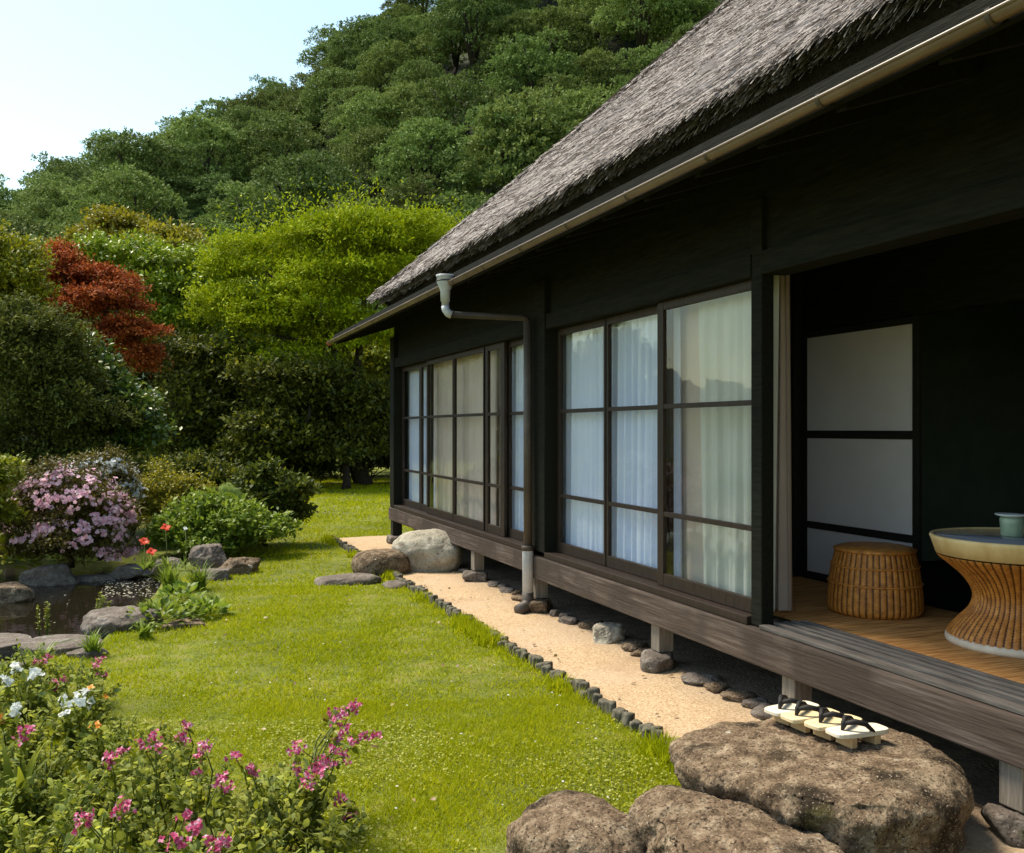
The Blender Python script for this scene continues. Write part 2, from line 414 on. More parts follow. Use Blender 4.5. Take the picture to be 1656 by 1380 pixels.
class MB:
    """collects boxes, prisms, tubes and lathes into one mesh"""
    def __init__(s):
        s.v = []; s.f = []; s.sm = []

    def add(s, vs, fs, smooth=False):
        n = len(s.v)
        s.v += [tuple(p) for p in vs]
        s.f += [tuple(n + i for i in f) for f in fs]
        s.sm += [smooth] * len(fs)
        return s

    def box(s, x0, x1, y0, y1, z0, z1):
        return s.add([(x0, y0, z0), (x1, y0, z0), (x1, y1, z0), (x0, y1, z0), (x0, y0, z1), (x1, y0, z1), (x1, y1, z1), (x0, y1, z1)],
                     [(0, 3, 2, 1), (4, 5, 6, 7), (0, 1, 5, 4), (1, 2, 6, 5), (2, 3, 7, 6), (3, 0, 4, 7)])

    def tube(s, pts, rad, seg=10, cap=True):
        pts = [Vector(p) for p in pts]
        if not hasattr(rad, '__len__'): rad = [rad] * len(pts)
        rings = []
        prev = None
        for i, p in enumerate(pts):
            t = (pts[min(i + 1, len(pts) - 1)] - pts[max(i - 1, 0)]).normalized()
            if prev is None:
                a = Vector((0, 0, 1)) if abs(t.z) < 0.9 else Vector((1, 0, 0))
            else:
                a = prev
            u = (a - t * a.dot(t)).normalized()
            prev = u
            w = t.cross(u)
            rings.append([p + (u * math.cos(2 * math.pi * j / seg) + w * math.sin(2 * math.pi * j / seg)) * rad[i] for j in range(seg)])
        vs = [q for r_ in rings for q in r_]
        fs = []
        for i in range(len(pts) - 1):
            for j in range(seg):
                fs.append((i * seg + j, i * seg + (j + 1) % seg, (i + 1) * seg + (j + 1) % seg, (i + 1) * seg + j))
        if cap:
            fs.append(tuple(range(seg))[::-1])
            fs.append(tuple((len(pts) - 1) * seg + j for j in range(seg)))
        return s.add(vs, fs, True)

    def lathe(s, prof, seg=48, c=(0, 0, 0), mod=None):
        vs = []; fs = []
        for i, (r, z) in enumerate(prof):
            for j in range(seg):
                a = 2 * math.pi * j / seg
                rr = r if mod is None else r + mod(i, j, a, z)
                vs.append((c[0] + rr * math.cos(a), c[1] + rr * math.sin(a), c[2] + z))
        for i in range(len(prof) - 1):
            for j in range(seg):
                fs.append((i * seg + j, i * seg + (j + 1) % seg, (i + 1) * seg + (j + 1) % seg, (i + 1) * seg + j))
        return s.add(vs, fs, True)

    def build(s, name, mat, parent=None, bevel=0.0, off=None):
        me = bpy.data.meshes.new(name)
        vs = s.v if off is None else [(a - off[0], b - off[1], c - off[2]) for a, b, c in s.v]
        me.from_pydata(vs, [], s.f)
        me.polygons.foreach_set('use_smooth', s.sm)
        me.update()
        return link(name, me, mat, parent, bevel)


def unit(a):
    return a / np.maximum(np.linalg.norm(a, axis=1, keepdims=True), 1e-9)


def leaf_tris(c, ax, nr, L, Wd, fold=0.15):
    """pointed leaf of two triangles folded along its midrib"""
    n = len(c)
    L = np.broadcast_to(np.asarray(L, float), (n,))[:, None]
    Wd = np.broadcast_to(np.asarray(Wd, float), (n,))[:, None]
    ax = unit(ax)
    sd_ = unit(np.cross(ax, nr))
    nn = np.cross(sd_, ax)
    V = np.empty((n, 4, 3))
    V[:, 0] = c
    V[:, 1] = c + ax * L * 0.48 + sd_ * Wd * 0.5 + nn * fold * Wd
    V[:, 2] = c + ax * L
    V[:, 3] = c + ax * L * 0.48 - sd_ * Wd * 0.5 + nn * fold * Wd
    b = (np.arange(n) * 4)[:, None]
    T = np.concatenate([b + np.array([[0, 1, 2]]), b + np.array([[0, 2, 3]])], axis=1).reshape(-1, 3)
    return V.reshape(-1, 3), T


def oval_leaves(c, ax, nr, L, Wd, fold=0.12, droop=0.15):
    """rounder leaf: eight vertices, six triangles"""
    n = len(c)
    L = np.broadcast_to(np.asarray(L, float), (n,))[:, None]
    Wd = np.broadcast_to(np.asarray(Wd, float), (n,))[:, None]
    ax = unit(ax); sd_ = unit(np.cross(ax, nr)); nn = np.cross(sd_, ax)
    V = np.empty((n, 6, 3))
    V[:, 0] = c
    for k, (t, w) in ((1, (0.32, 0.5)), (5, (0.32, -0.5)), (2, (0.72, 0.42)), (4, (0.72, -0.42))):
        V[:, k] = c + ax * L * t + sd_ * Wd * w + nn * (fold * Wd - droop * L * t * t)
    V[:, 3] = c + ax * L - nn * droop * L
    b = (np.arange(n) * 6)[:, None]
    T = np.concatenate([b + np.array([[0, 1, 5]]), b + np.array([[1, 2, 5]]), b + np.array([[2, 4, 5]]), b + np.array([[2, 3, 4]])], axis=1).reshape(-1, 3)
    return V.reshape(-1, 3), T


def join(sets):
    Vs, Ts, n = [], [], 0
    for V, T in sets:
        Vs.append(V); Ts.append(T + n); n += len(V)
    return np.concatenate(Vs), np.concatenate(Ts)


def sphere_dirs(rng, n, zmin=-1.0):
    z = rng.uniform(zmin, 1, n)
    a = rng.uniform(0, 2 * math.pi, n)
    r_ = np.sqrt(1 - z * z)
    return np.stack([r_ * np.cos(a), r_ * np.sin(a), z], 1)


def spray_crown(rng, lobes, n_spray, per=10, slen=0.35, L=0.12, Wd=0.06, up=0.3, flat=0.5, inner=0.25, zmin=-0.5, jit=0.3, lf=leaf_tris, hide=0.75, normup=0.7):
    """leaves on short twigs all over a set of ellipsoid lobes (cx,cy,cz,rx,ry,rz)"""
    lobes = np.asarray(lobes, float)
    area = (lobes[:, 3] * lobes[:, 4] + lobes[:, 3] * lobes[:, 5] + lobes[:, 4] * lobes[:, 5])
    k = rng.choice(len(lobes), size=int(n_spray * 1.8), p=area / area.sum())
    c = lobes[k, :3]; r_ = lobes[k, 3:]
    d = sphere_dirs(rng, len(k), zmin)
    f = np.where(rng.random(len(k)) < inner, rng.uniform(0.35, 0.85, len(k)), rng.uniform(0.84, 1.03, len(k)))
    # lumps on each lobe so that clumps stand out from the gaps between
    ph = rng.uniform(0, 6.28, (len(lobes), 3))[k]
    lump = 1 + 0.10 * np.sin(5 * d[:, 0] + ph[:, 0]) * np.sin(5 * d[:, 1] + ph[:, 1]) + 0.08 * np.sin(9 * d[:, 2] + ph[:, 2])
    p = c + r_ * d * (f * lump)[:, None]
    keep = np.ones(len(k), bool)
    for i, lo in enumerate(lobes):
        q = (((p - lo[:3]) / lo[3:]) ** 2).sum(1)
        keep &= ~((q < hide * hide) & (k != i) & (f > 0.84))
    p, d = p[keep][:n_spray], d[keep][:n_spray]
    n = len(p)
    t = d.copy(); t[:, 2] *= (1 - flat); t[:, 2] += up
    t = unit(t + rng.normal(0, jit, (n, 3)))
    ln = slen * rng.uniform(0.5, 1.3, n)
    s = np.linspace(0.05, 1, per)
    pos = p[:, None, :] + t[:, None, :] * (ln[:, None] * s[None, :])[:, :, None]
    pos[:, :, 2] -= (0.25 * flat * ln[:, None] * (s ** 2)[None, :])
    pos = pos.reshape(-1, 3)
    tt = np.repeat(t, per, 0); dd = np.repeat(d, per, 0)
    m = len(pos)
    pos += rng.normal(0, 0.12 * slen, (m, 3))
    ax = unit(tt * 0.6 + rng.normal(0, 0.6, (m, 3)))
    nr = unit(dd * 0.5 + np.array([0, 0, normup]) + rng.normal(0, 0.45, (m, 3)))
    sz = rng.uniform(0.7, 1.3, m)
    return lf(pos, ax, nr, L * sz, Wd * sz)


def clumps(rng, lobes, k=12, frac=0.36, flat=0.7, zmin=-0.35, at=0.85, core=0.55):
    """break each big lobe into separate uneven pads round a sparse core"""
    out = []
    for lo in lobes:
        lo = np.asarray(lo, float)
        kk = max(5, int(k * rng.uniform(0.85, 1.15)))
        rm = (lo[3] + lo[4] + lo[5]) / 3
        for q in sphere_dirs(rng, kk, zmin):
            f = frac * rng.uniform(0.55, 1.45)
            c = lo[:3] + lo[3:] * q * at * rng.uniform(0.72, 1.22)
            out.append((*c, rm * f * rng.uniform(0.8, 1.3), rm * f * rng.uniform(0.8, 1.3), rm * f * flat * rng.uniform(0.7, 1.3)))
        if core:
            out.append((*lo[:3], *(lo[3:] * core)))
    return out


def limbs(base, targets, r0, rng, wob=0.08):
    """tapered trunk that forks towards each target"""
    mb = MB()
    base = Vector(base)
    top = sum((Vector(t) for t in targets), Vector()) / len(targets)
    fork = base.lerp(Vector((top.x * 0.6 + base.x * 0.4, top.y * 0.6 + base.y * 0.4, top.z)), 0.5)
    h = (fork - base).length
    pts = [base, base.lerp(fork, 0.33) + Vector((rng.normal(0, wob * h), rng.normal(0, wob * h), 0)), base.lerp(fork, 0.7) + Vector((rng.normal(0, wob * h), rng.normal(0, wob * h), 0)), fork]
    mb.tube(pts, [r0 * 1.25, r0, r0 * 0.85, r0 * 0.7], 9)
    for t in targets:
        t = Vector(t)
        mid = fork.lerp(t, 0.5) + Vector((rng.normal(0, 0.2), rng.normal(0, 0.2), 0.15 * (t - fork).length))
        mb.tube([fork - Vector((0, 0, 0.1)), mid, t], [r0 * 0.55, r0 * 0.34, r0 * 0.12], 7)
    return mb


def rock_mesh(name, rad, seed, sub=4, amp=0.12, pw=2.6, cut=None, fine=0.02, facets=0):
    """boulder: a squarish ellipsoid pushed about by noise; cut flattens the top at that height"""
    bm = bmesh.new()
    bmesh.ops.create_icosphere(bm, subdivisions=sub, radius=1.0)
    off = Vector((seed * 7.13, seed * 3.71, seed * 1.37))
    rm = min(rad)
    rg = np.random.default_rng(int(seed) + 1000)
    planes = [(Vector(sphere_dirs(rg, 1)[0]), rg.uniform(0.62, 0.95)) for _ in range(facets)]
    planes += [(Vector((0, 0, 1)), 0.72)] if facets else []
    for v in bm.verts:
        d = v.co.normalized()
        e = (abs(d.x) ** pw + abs(d.y) ** pw + abs(d.z) ** pw) ** (-1 / pw)
        for pn, ph in planes:
            cs = d.dot(pn)
            if cs > 0.05: e = min(e, ph / cs)
        q = Vector((d.x * rad[0], d.y * rad[1], d.z * rad[2])) * e
        n1 = mnoise.noise(d * 1.3 + off)
        n2 = mnoise.noise(d * 3.1 + off * 1.7)
        n3 = mnoise.fractal(d * 7 + off, 1.0, 2.0, 4)
        q *= 1 + amp * (n1 + 0.5 * n2)
        q += d * (n3 * fine * rm * 2)
        if cut is not None and q.z > cut:
            q.z = cut + (q.z - cut) * 0.22
        v.co = q
    me = bpy.data.meshes.new(name)
    bm.to_mesh(me); bm.free()
    me.polygons.foreach_set('use_smooth', [True] * len(me.polygons))
    return me


def rock(name, loc, rad, rz, seed, mat, label, cat='rock', group=None, sub=4, **kw):
    o = link(name, rock_mesh(name, rad, seed, sub, **kw), M[mat])
    o.location = loc
    o.rotation_euler = (0, 0, rz)
    return tag(o, label, cat, group)

# ------------------------------------------------------------------ the ground, pond, gravel and hill
POND = [G(px, py, -0.1) for px, py in ((-330, 896), (120, 902), (235, 908), (268, 930), (240, 975), (170, 1030), (128, 1075), (-40, 1100), (-330, 1100))]
POND = np.array([(p.x, p.y) for p in POND])


def poly_sd(x, y, poly):
    """signed distance (negative inside) from points to a polygon"""
    dmin = np.full(x.shape, 1e9); ins = np.zeros(x.shape, bool)
    n = len(poly)
    for i in range(n):
        x0, y0 = poly[i]; x1, y1 = poly[(i + 1) % n]
        dx, dy = x1 - x0, y1 - y0
        t = np.clip(((x - x0) * dx + (y - y0) * dy) / (dx * dx + dy * dy), 0, 1)
        dmin = np.minimum(dmin, np.hypot(x - x0 - t * dx, y - y0 - t * dy))
        cond = ((y0 > y) != (y1 > y)) & (x < (x1 - x0) * (y - y0) / (y1 - y0 + 1e-12) + x0)
        ins ^= cond
    return np.where(ins, -dmin, dmin)


def ground_z(x, y):
    sdv = poly_sd(x, y, POND)
    dep = np.clip((0.10 - sdv) / 0.30, 0, 1)
    dep = dep * dep * (3 - 2 * dep)
    und = 0.018 * np.sin(1.3 * x + 0.4) * np.sin(0.9 * y + 1.1) * np.clip((2.0 - x) / 0.6, 0, 1)
    return und - 0.42 * dep


def axis(fine0, fine1, step, lo, hi):
    a = list(np.arange(fine0, fine1 + 1e-6, step))
    q, s_ = fine1, step
    while q < hi:
        s_ *= 1.35; q += s_; a.append(q)
    q, s_ = fine0, step
    while q > lo:
        s_ *= 1.35; q -= s_; a.insert(0, q)
    return np.array(a)


gx, gy = axis(-7, 3, 0.10, -700, 700), axis(1.5, 13, 0.10, -700, 1200)
X_, Y_ = np.meshgrid(gx, gy, indexing='ij')
Z_ = ground_z(X_, Y_)
nx, ny = X_.shape
ii = (np.arange(nx - 1)[:, None] * ny + np.arange(ny - 1)[None, :]).ravel()
quads = np.stack([ii, ii + ny, ii + ny + 1, ii + 1], 1)
tag(link('ground', npmesh('ground', np.stack([X_, Y_, Z_], -1), quads, True), M['soil']), kind='structure')

wv = [(p[0], p[1], -0.13) for p in POND * 1.0]
cen = POND.mean(0)
wv = [(cen[0] + (x - cen[0]) * 1.04, cen[1] + (y - cen[1]) * 1.04, z) for x, y, z in wv]
me = bpy.data.meshes.new('pond_water'); me.from_pydata(wv, [], [tuple(range(len(wv)))]); me.update()
tag(link('pond_water', me, M['water']), kind='structure')

GX0, GX1, GY1 = 2.20, 3.0, 12.17
gmb = MB()
gxs = np.linspace(GX0, GX1, 14); gys = np.linspace(-3, GY1, 160)
gv = [(x, y, 0.022 + 0.006 * mnoise.noise(Vector((x * 3, y * 3, 0)))) for x in gxs for y in gys]
gf = [(i * 160 + j, (i + 1) * 160 + j, (i + 1) * 160 + j + 1, i * 160 + j + 1) for i in range(13) for j in range(159)]
gmb.add(gv, gf, True)
tag(gmb.build('gravel_path', M['gravel']), kind='structure')
dmb = MB(); dmb.box(2.9, 11, -3, 11.6, -0.1, 0.036)
tag(dmb.build('underfloor_earth', M['dirt']), kind='structure')

HX = np.array([-110, -80, -62, -52, -48.5, -44, -36.6, -30, -24, -14.4, -12, 0, 15, 40, 80, 140])
HH = np.array([9, 14, 17, 17.3, 17.8, 21.6, 25.2, 28.4, 33.0, 38.0, 40.5, 50, 57, 72, 82, 80.])


def hill_z(X, Z):
    u = np.clip((Z - 36) / (96 - 36), 0, 1)
    h = np.interp(X, HX, HH)
    back = np.clip((Z - 98) / 60, 0, 1)
    return h * (u ** 1.08) * (1 - 0.55 * back * back * (3 - 2 * back)) + 0.9 * np.sin(X * 0.22 + Z * 0.13) * u


hx, hz = np.arange(-130, 141, 3.0), np.arange(34, 190, 3.0)
HXg, HZg = np.meshgrid(hx, hz, indexing='ij')
Hh = hill_z(HXg, HZg) - 0.3
hv = np.stack([HXg * CT + HZg * ST, -HXg * ST + HZg * CT, Hh], -1)
nx, ny = HXg.shape
ii = (np.arange(nx - 1)[:, None] * ny + np.arange(ny - 1)[None, :]).ravel()
tag(link('hillside', npmesh('hillside', hv, np.stack([ii, ii + ny, ii + ny + 1, ii + 1], 1), True), M['forest_floor']), kind='structure')

# ------------------------------------------------------------------ the thatched house
HX0, FZ = 2.835, 0.46                       # front plane, floor height
HO = Vector((3.5, 4.0, 0.0))
house = empty('thatched_house', HO, 0, 'old dark timber house with thatched roof, raised floor and sliding glass doors', 'house')


def hp(mb, name, mat, parent=None, bevel=0.0, loc=HO):
    return mb.build(name, M[mat], parent or house, bevel, off=loc)


# thatch: hipped roof; the hip rises from the far front corner
TX, TY, TZ, PITCH, RUN = 2.526, 11.0, 3.06, 0.95, 5.2
NEAR = -5.0
tmb = MB()
rx, rz_ = TX + RUN, TZ + RUN * PITCH
bx = TX + 2 * RUN
nn_, mm_ = 90, 30
tv = []
for i in range(nn_ + 1):
    for j in range(mm_ + 1):
        t = j / mm_
        ymax = TY - RUN * t
        y = NEAR + (ymax - NEAR) * i / nn_
        sag = -0.10 * math.sin(math.pi * t)
        b = 0.035 * mnoise.noise(Vector((y * 0.9, t * 5, 1.7))) + 0.015 * mnoise.noise(Vector((y * 3, t * 14, 4.7)))
        tv.append((TX + RUN * t - 0.7 * b, y, TZ + RUN * PITCH * t + sag + 0.7 * b))
tf = [(i * (mm_ + 1) + j, i * (mm_ + 1) + j + 1, (i + 1) * (mm_ + 1) + j + 1, (i + 1) * (mm_ + 1) + j) for i in range(nn_) for j in range(mm_)]
tmb.add(tv, tf, True)
tmb.add([(TX, TY, TZ), (bx, TY, TZ), (rx, TY - RUN, rz_)], [(0, 1, 2)])
tmb.add([(bx, NEAR, TZ), (bx, TY, TZ), (rx, TY - RUN, rz_), (rx, NEAR, rz_)], [(0, 1, 2, 3)])
thatch = hp(tmb, 'thatch_roof', 'thatch_core')
# cut edge under the thatch
cmb = MB()
cv = []
for i in range(201):
    y = NEAR + (TY - NEAR) * i / 200
    w = 0.03 * mnoise.noise(Vector((y * 1.7, 0, 9.1)))
    cv += [(TX + 0.005, y, TZ + w * 0.5 - 0.004), (TX + 0.12, y, TZ - 0.15 + w), (TX + 0.42, y, TZ - 0.24 + w)]
cmb.add(cv, [(3 * i + k, 3 * i + k + 1, 3 * i + k + 4, 3 * i + k + 3) for i in range(200) for k in range(2)])
cmb.add([(TX, TY, TZ - 0.004), (TX + 0.12, TY - 0.12, TZ - 0.15), (TX + 0.42, TY - 0.42, TZ - 0.24), (bx, TY, TZ - 0.004), (bx - 0.12, TY - 0.12, TZ - 0.15), (bx - 0.42, TY - 0.42, TZ - 0.24)],
        [(0, 3, 4, 1), (1, 4, 5, 2)])
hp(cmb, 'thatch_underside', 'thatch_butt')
# straw stems lying down the slope
rng = np.random.default_rng(11)


def straws(n, t, y, outward, length, width, spread, lift):
    sl = math.hypot(1, PITCH)
    down = np.array([-1, 0, -PITCH]) / sl
    nor = np.array([-PITCH, 0, 1]) / sl
    b = np.zeros(n)
    p = np.stack([TX + RUN * t, y, TZ + RUN * PITCH * t - 0.10 * np.sin(math.pi * t)], 1) + nor * outward[:, None]
    a = down + rng.normal(0, spread, (n, 1)) * np.array([0, 1, 0]) + rng.normal(lift, 0.10, (n, 1)) * nor
    return p, unit(a), np.broadcast_to(nor, (n, 3)) + rng.normal(0, 0.4, (n, 3))


def straw_mesh(p, a, nr, L, Wd):
    n = len(p)
    sd_ = unit(np.cross(a, nr))
    V = np.empty((n, 4, 3))
    V[:, 0] = p - sd_ * Wd[:, None] * 0.5
    V[:, 1] = p + sd_ * Wd[:, None] * 0.5
    V[:, 2] = p + a * L[:, None] + sd_ * Wd[:, None] * 0.5
    V[:, 3] = p + a * L[:, None] - sd_ * Wd[:, None] * 0.5
    return V.reshape(-1, 3), np.arange(n * 4).reshape(n, 4)


N1 = 300000
t = rng.random(N1) ** 1.25 * 0.85
ys = 0.5 + (TY - 0.5) * rng.random(N1)
near_y = ys
ok = ys < TY - RUN * t
t, ys = t[ok], ys[ok]
clump = 0.02 * np.sin(ys * 7 + 9 * np.sin(t * 31)) * np.sin(t * 60 + ys * 2)
p, a, nr = straws(len(t), t, ys, 0.006 + 0.4 * clump + rng.normal(0, 0.006, len(t)), 0, 0, 0.24, 0.035)
sets = [straw_mesh(p, a, nr, rng.uniform(0.07, 0.17, len(t)), rng.uniform(0.0035, 0.008, len(t)) * (0.55 + 0.05 * ys))]
N2 = 34000                                    # ragged lip at the eave
ys = 0.0 + TY * rng.random(N2)
t = rng.uniform(-0.002, 0.02, N2)
rag = 0.05 * np.abs(np.sin(ys * 4.1) * np.sin(ys * 9.7 + 1)) + rng.uniform(0, 0.05, N2)
p, a, nr = straws(N2, t, ys, rng.uniform(-0.10, 0.02, N2), 0, 0, 0.25, -0.05)
sets.append(straw_mesh(p, a, nr, 0.05 + 0.6 * rag, rng.uniform(0.0035, 0.008, N2) * (0.55 + 0.05 * ys)))
N3 = 9000                                     # stems along the hip
t = rng.random(N3) * 0.95
ys = TY - RUN * t + rng.normal(0, 0.05, N3)
p, a, nr = straws(N3, t, ys, rng.uniform(0.0, 0.05, N3), 0, 0, 0.5, 0.02)
sets.append(straw_mesh(p, a, nr, rng.uniform(0.08, 0.2, N3), rng.uniform(0.006, 0.012, N3)))
SV, SF = join(sets)
link('thatch_straw', npmesh('thatch_straw', SV - np.array(HO), SF), M['straw'], thatch)
thatch.location = (0, 0, 0)

# lower eave: boards on rafters, gutter along its lip
EX, EZ, EY = 2.20, 2.63, 12.15
SL = 0.33                                     # rise per metre of the lower roof
mb = MB()
x1 = 4.2
mb.add([(EX, -4, EZ), (x1, -4, EZ + SL * (x1 - EX)), (x1, EY, EZ + SL * (x1 - EX)), (EX, EY, EZ),
        (EX, -4, EZ + 0.04), (x1, -4, EZ + 0.04 + SL * (x1 - EX)), (x1, EY, EZ + 0.04 + SL * (x1 - EX)), (EX, EY, EZ + 0.04)],
       [(0, 3, 2, 1), (4, 5, 6, 7), (0, 1, 5, 4), (1, 2, 6, 5), (2, 3, 7, 6), (3, 0, 4, 7)])
eave = hp(mb, 'eave_roof', 'shaded_wood')
for k in range(36):
    y = -3.8 + k * 0.455
    mb = MB()
    d = 0.075
    mb.add([(EX + 0.03, y, EZ - d), (x1 - 0.1, y, EZ - d + SL * (x1 - EX - 0.13)), (x1 - 0.1, y + 0.05, EZ - d + SL * (x1 - EX - 0.13)), (EX + 0.03, y + 0.05, EZ - d),
            (EX + 0.03, y, EZ - 0.003), (x1 - 0.1, y, EZ - 0.003 + SL * (x1 - EX - 0.13)), (x1 - 0.1, y + 0.05, EZ - 0.003 + SL * (x1 - EX - 0.13)), (EX + 0.03, y + 0.05, EZ - 0.003)],
           [(0, 3, 2, 1), (4, 5, 6, 7), (0, 1, 5, 4), (1, 2, 6, 5), (2, 3, 7, 6), (3, 0, 4, 7)])
    hp(mb, 'rafter', 'shaded_wood', house)
mb = MB(); mb.box(EX - 0.005, EX + 0.02, -4, EY, EZ - 0.06, EZ + 0.045)
hp(mb, 'fascia_board', 'shaded_wood')
# half-round gutter
GXc, GZc, GR = 2.164, 2.594, 0.026
prof = [(GXc + GR * math.cos(a), GZc + GR * math.sin(a)) for a in np.linspace(math.pi, 2 * math.pi, 13)]
inn = [(GXc + (GR - 0.006) * math.cos(a), GZc + (GR - 0.006) * math.sin(a)) for a in np.linspace(2 * math.pi, math.pi, 13)]
loop = prof + inn
gy0, gy1 = -4.0, 12.25
mb = MB()
nl = len(loop)
mb.add([(x, y, z) for y in (gy0, gy1) for x, z in loop], [(i, (i + 1) % nl, nl + (i + 1) % nl, nl + i) for i in range(nl)], True)
mb.tube([(GXc - GR, gy0, GZc), (GXc - GR, gy1, GZc)], 0.007, 8)
gut = hp(mb, 'gutter', 'gutter')
mb = MB()
mb.add([(GXc + (x - GXc) * 1.35, y, GZc + (z - GZc) * 1.7) for y in (gy1 + 0.001, gy1 + 0.045) for x, z in prof], [(i, i + 1, 14 + i - 1, 13 + i) for i in range(12)] + [tuple(range(13)), tuple(range(25, 12, -1))])
mb.build('gutter_end_cap', M['red_cap'], gut, 0, off=HO)
for k in range(17):
    y = 0.5 + 0.7 * k
    mb = MB()
    rr = GR + 0.004
    pr = [(GXc + rr * math.cos(a), GZc + rr * math.sin(a)) for a in np.linspace(math.pi, 2 * math.pi, 11)]
    mb.add([(x, yy, z) for yy in (y, y + 0.018) for x, z in pr], [(i, i + 1, 11 + i + 1, 11 + i) for i in range(10)], True)
    mb.box(GXc - GR, EX, y, y + 0.018, GZc + 0.008, GZc + 0.014)
    mb.build('gutter_bracket', M['gutter_dark'], gut, 0, off=HO)

# rainwater pipe from the gutter to the ground
PY, HY = 6.73, 6.97
dp = hp(MB().tube([(2.735, PY, 2.30), (2.735, PY, 0.50)], 0.034, 14), 'downpipe', 'pipe_brown')
HXc = GXc - 0.03
mb = MB()
mb.lathe([(0.0, -0.215), (0.028, -0.215), (0.030, -0.17), (0.036, -0.17), (0.038, -0.085), (0.044, -0.075), (0.062, -0.03), (0.066, -0.022), (0.066, 0.018), (0.072, 0.022), (0.072, 0.036), (0.062, 0.036), (0.055, 0.0)], 20, (HXc, HY, 2.62))
mb.build('rain_hopper', M['zinc'], dp, 0, off=HO)
mb = MB(); mb.lathe([(0.067, -0.016), (0.069, -0.016), (0.069, -0.004), (0.067, -0.004)], 20, (HXc, HY, 2.62))
mb.build('hopper_band', M['gutter_dark'], dp, 0, off=HO)
mb = MB(); mb.tube([(HXc, HY, 2.415), (HXc + 0.004, HY, 2.385), (HXc + 0.02, HY - 0.005, 2.36), (HXc + 0.05, HY - 0.015, 2.345)], 0.032, 12)
mb.build('pipe_elbow', M['zinc'], dp, 0, off=HO)
mb = MB(); mb.tube([(HXc + 0.04, HY - 0.012, 2.348), (2.69, PY + 0.02, 2.322), (2.725, PY, 2.31), (2.735, PY, 2.27)], 0.026, 12)
mb.build('cross_pipe', M['pipe_dark'], dp, 0, off=HO)
mb = MB(); mb.tube([(2.735, PY, 0.53), (2.735, PY, 0.50), (2.735, PY, 0.14)], [0.044, 0.044, 0.042], 14)
mb.build('lower_pipe', M['zinc'], dp, 0, off=HO)
mb = MB(); mb.tube([(2.735, PY, 0.17), (2.735, PY, 0.11), (2.715, PY - 0.02, 0.07), (2.63, PY - 0.06, 0.045)], 0.046, 14)
mb.build('pipe_shoe', M['pipe_brown'], dp, 0, off=HO)
mb = MB(); mb.lathe([(0.047, -0.02), (0.050, -0.02), (0.050, 0.02), (0.047, 0.02)], 16, (2.735, PY, 0.52)); mb.box(2.735, 2.80, PY - 0.01, PY + 0.01, 0.51, 0.53)
mb.build('pipe_clamp', M['gutter_dark'], dp, 0, off=HO)

# edge beams, posts, lintel, walls
mb = MB(); mb.box(2.765, 2.93, -2.5, 6.80, 0.285, FZ); hp(mb, 'edge_beam', 'beam_wood', bevel=0.008)
mb = MB(); mb.box(2.780, 2.93, 6.803, 11.54, 0.305, FZ); hp(mb, 'edge_beam', 'beam_wood', bevel=0.008)
mb = MB(); mb.box(2.79, 2.945, 3.935, 11.295, FZ + 0.002, 0.505); hp(mb, 'door_sill', 'door_wood', bevel=0.004)
for (y0, y1, x0, x1_) in ((3.84, 3.928, 2.81, 2.885), (6.53, 6.83, 2.79, 2.95), (11.30, 11.50, 2.79, 2.96)):
    mb = MB(); mb.box(x0, x1_, y0, y1, FZ + 0.003, 2.60); hp(mb, 'post', 'shaded_wood', bevel=0.006)
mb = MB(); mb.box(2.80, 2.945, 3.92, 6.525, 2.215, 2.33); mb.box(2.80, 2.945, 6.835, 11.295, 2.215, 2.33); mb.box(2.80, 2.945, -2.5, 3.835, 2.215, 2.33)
hp(mb, 'lintel', 'shaded_wood', bevel=0.004)
mb = MB(); mb.box(2.84, 2.90, -2.5, 11.48, 2.335, 2.83); hp(mb, 'wall_boards', 'shaded_wood')
mb = MB()
mb.box(2.965, 10.6, 11.36, 11.48, 0.30, 3.3)           # far end wall
mb.box(10.5, 10.6, -2.5, 11.24, 0.30, 3.3)             # back wall
mb.box(2.95, 10.49, -2.6, -2.5, 0.30, 3.3)             # near end wall
mb.box(4.03, 4.10, 5.20, 11.24, FZ + 0.02, 2.5)        # between veranda and rooms
mb.box(4.03, 4.10, -2.49, 2.0, FZ + 0.02, 2.5)
mb.box(7.2, 7.27, -2.49, 11.24, FZ + 0.02, 2.5)
mb.box(4.11, 7.19, 5.25, 5.32, FZ + 0.02, 2.5)
hp(mb, 'wall', 'inner_wall')
mb = MB(); mb.box(4.03, 4.10, 2.003, 5.062, 2.10, 2.5); hp(mb, 'transom_board', 'shaded_wood')  # wall strip over the opening, its shade painted in by the dark wood
mb = MB(); mb.box(2.95, 10.4, -2.49, 11.24, 2.503, 2.56); hp(mb, 'ceiling_boards', 'shaded_wood')
mb = MB(); mb.box(2.935, 10.4, -2.49, 11.24, FZ - 0.06, FZ - 0.002); hp(mb, 'floor_boards', 'dark_wood')
# grooved track along the open bay
mb = MB()
for x0, x1_, z1 in ((2.79, 2.848, 0.478), (2.876, 2.902, 0.486), (2.930, 2.956, 0.486), (2.984, 3.010, 0.486), (3.038, 3.066, 0.484)):
    mb.box(x0, x1_, -2.48, 3.835, FZ + 0.003, z1 + 0.004)
hp(mb, 'door_track', 'grey_wood', bevel=0.003)
# posts under the beam
for y in (2.40, 3.62, 4.87, 6.76, 8.27, 10.35, 11.4):
    mb = MB(); w = 0.05 if y < 11 else 0.06
    x = 2.85
    mb.box(x - w, x + w, y - w, y + w, 0.12, 0.283 if y < 6.8 else 0.303)
    hp(mb, 'floor_post', 'post_wood' if y < 11 else 'dark_wood', bevel=0.006)


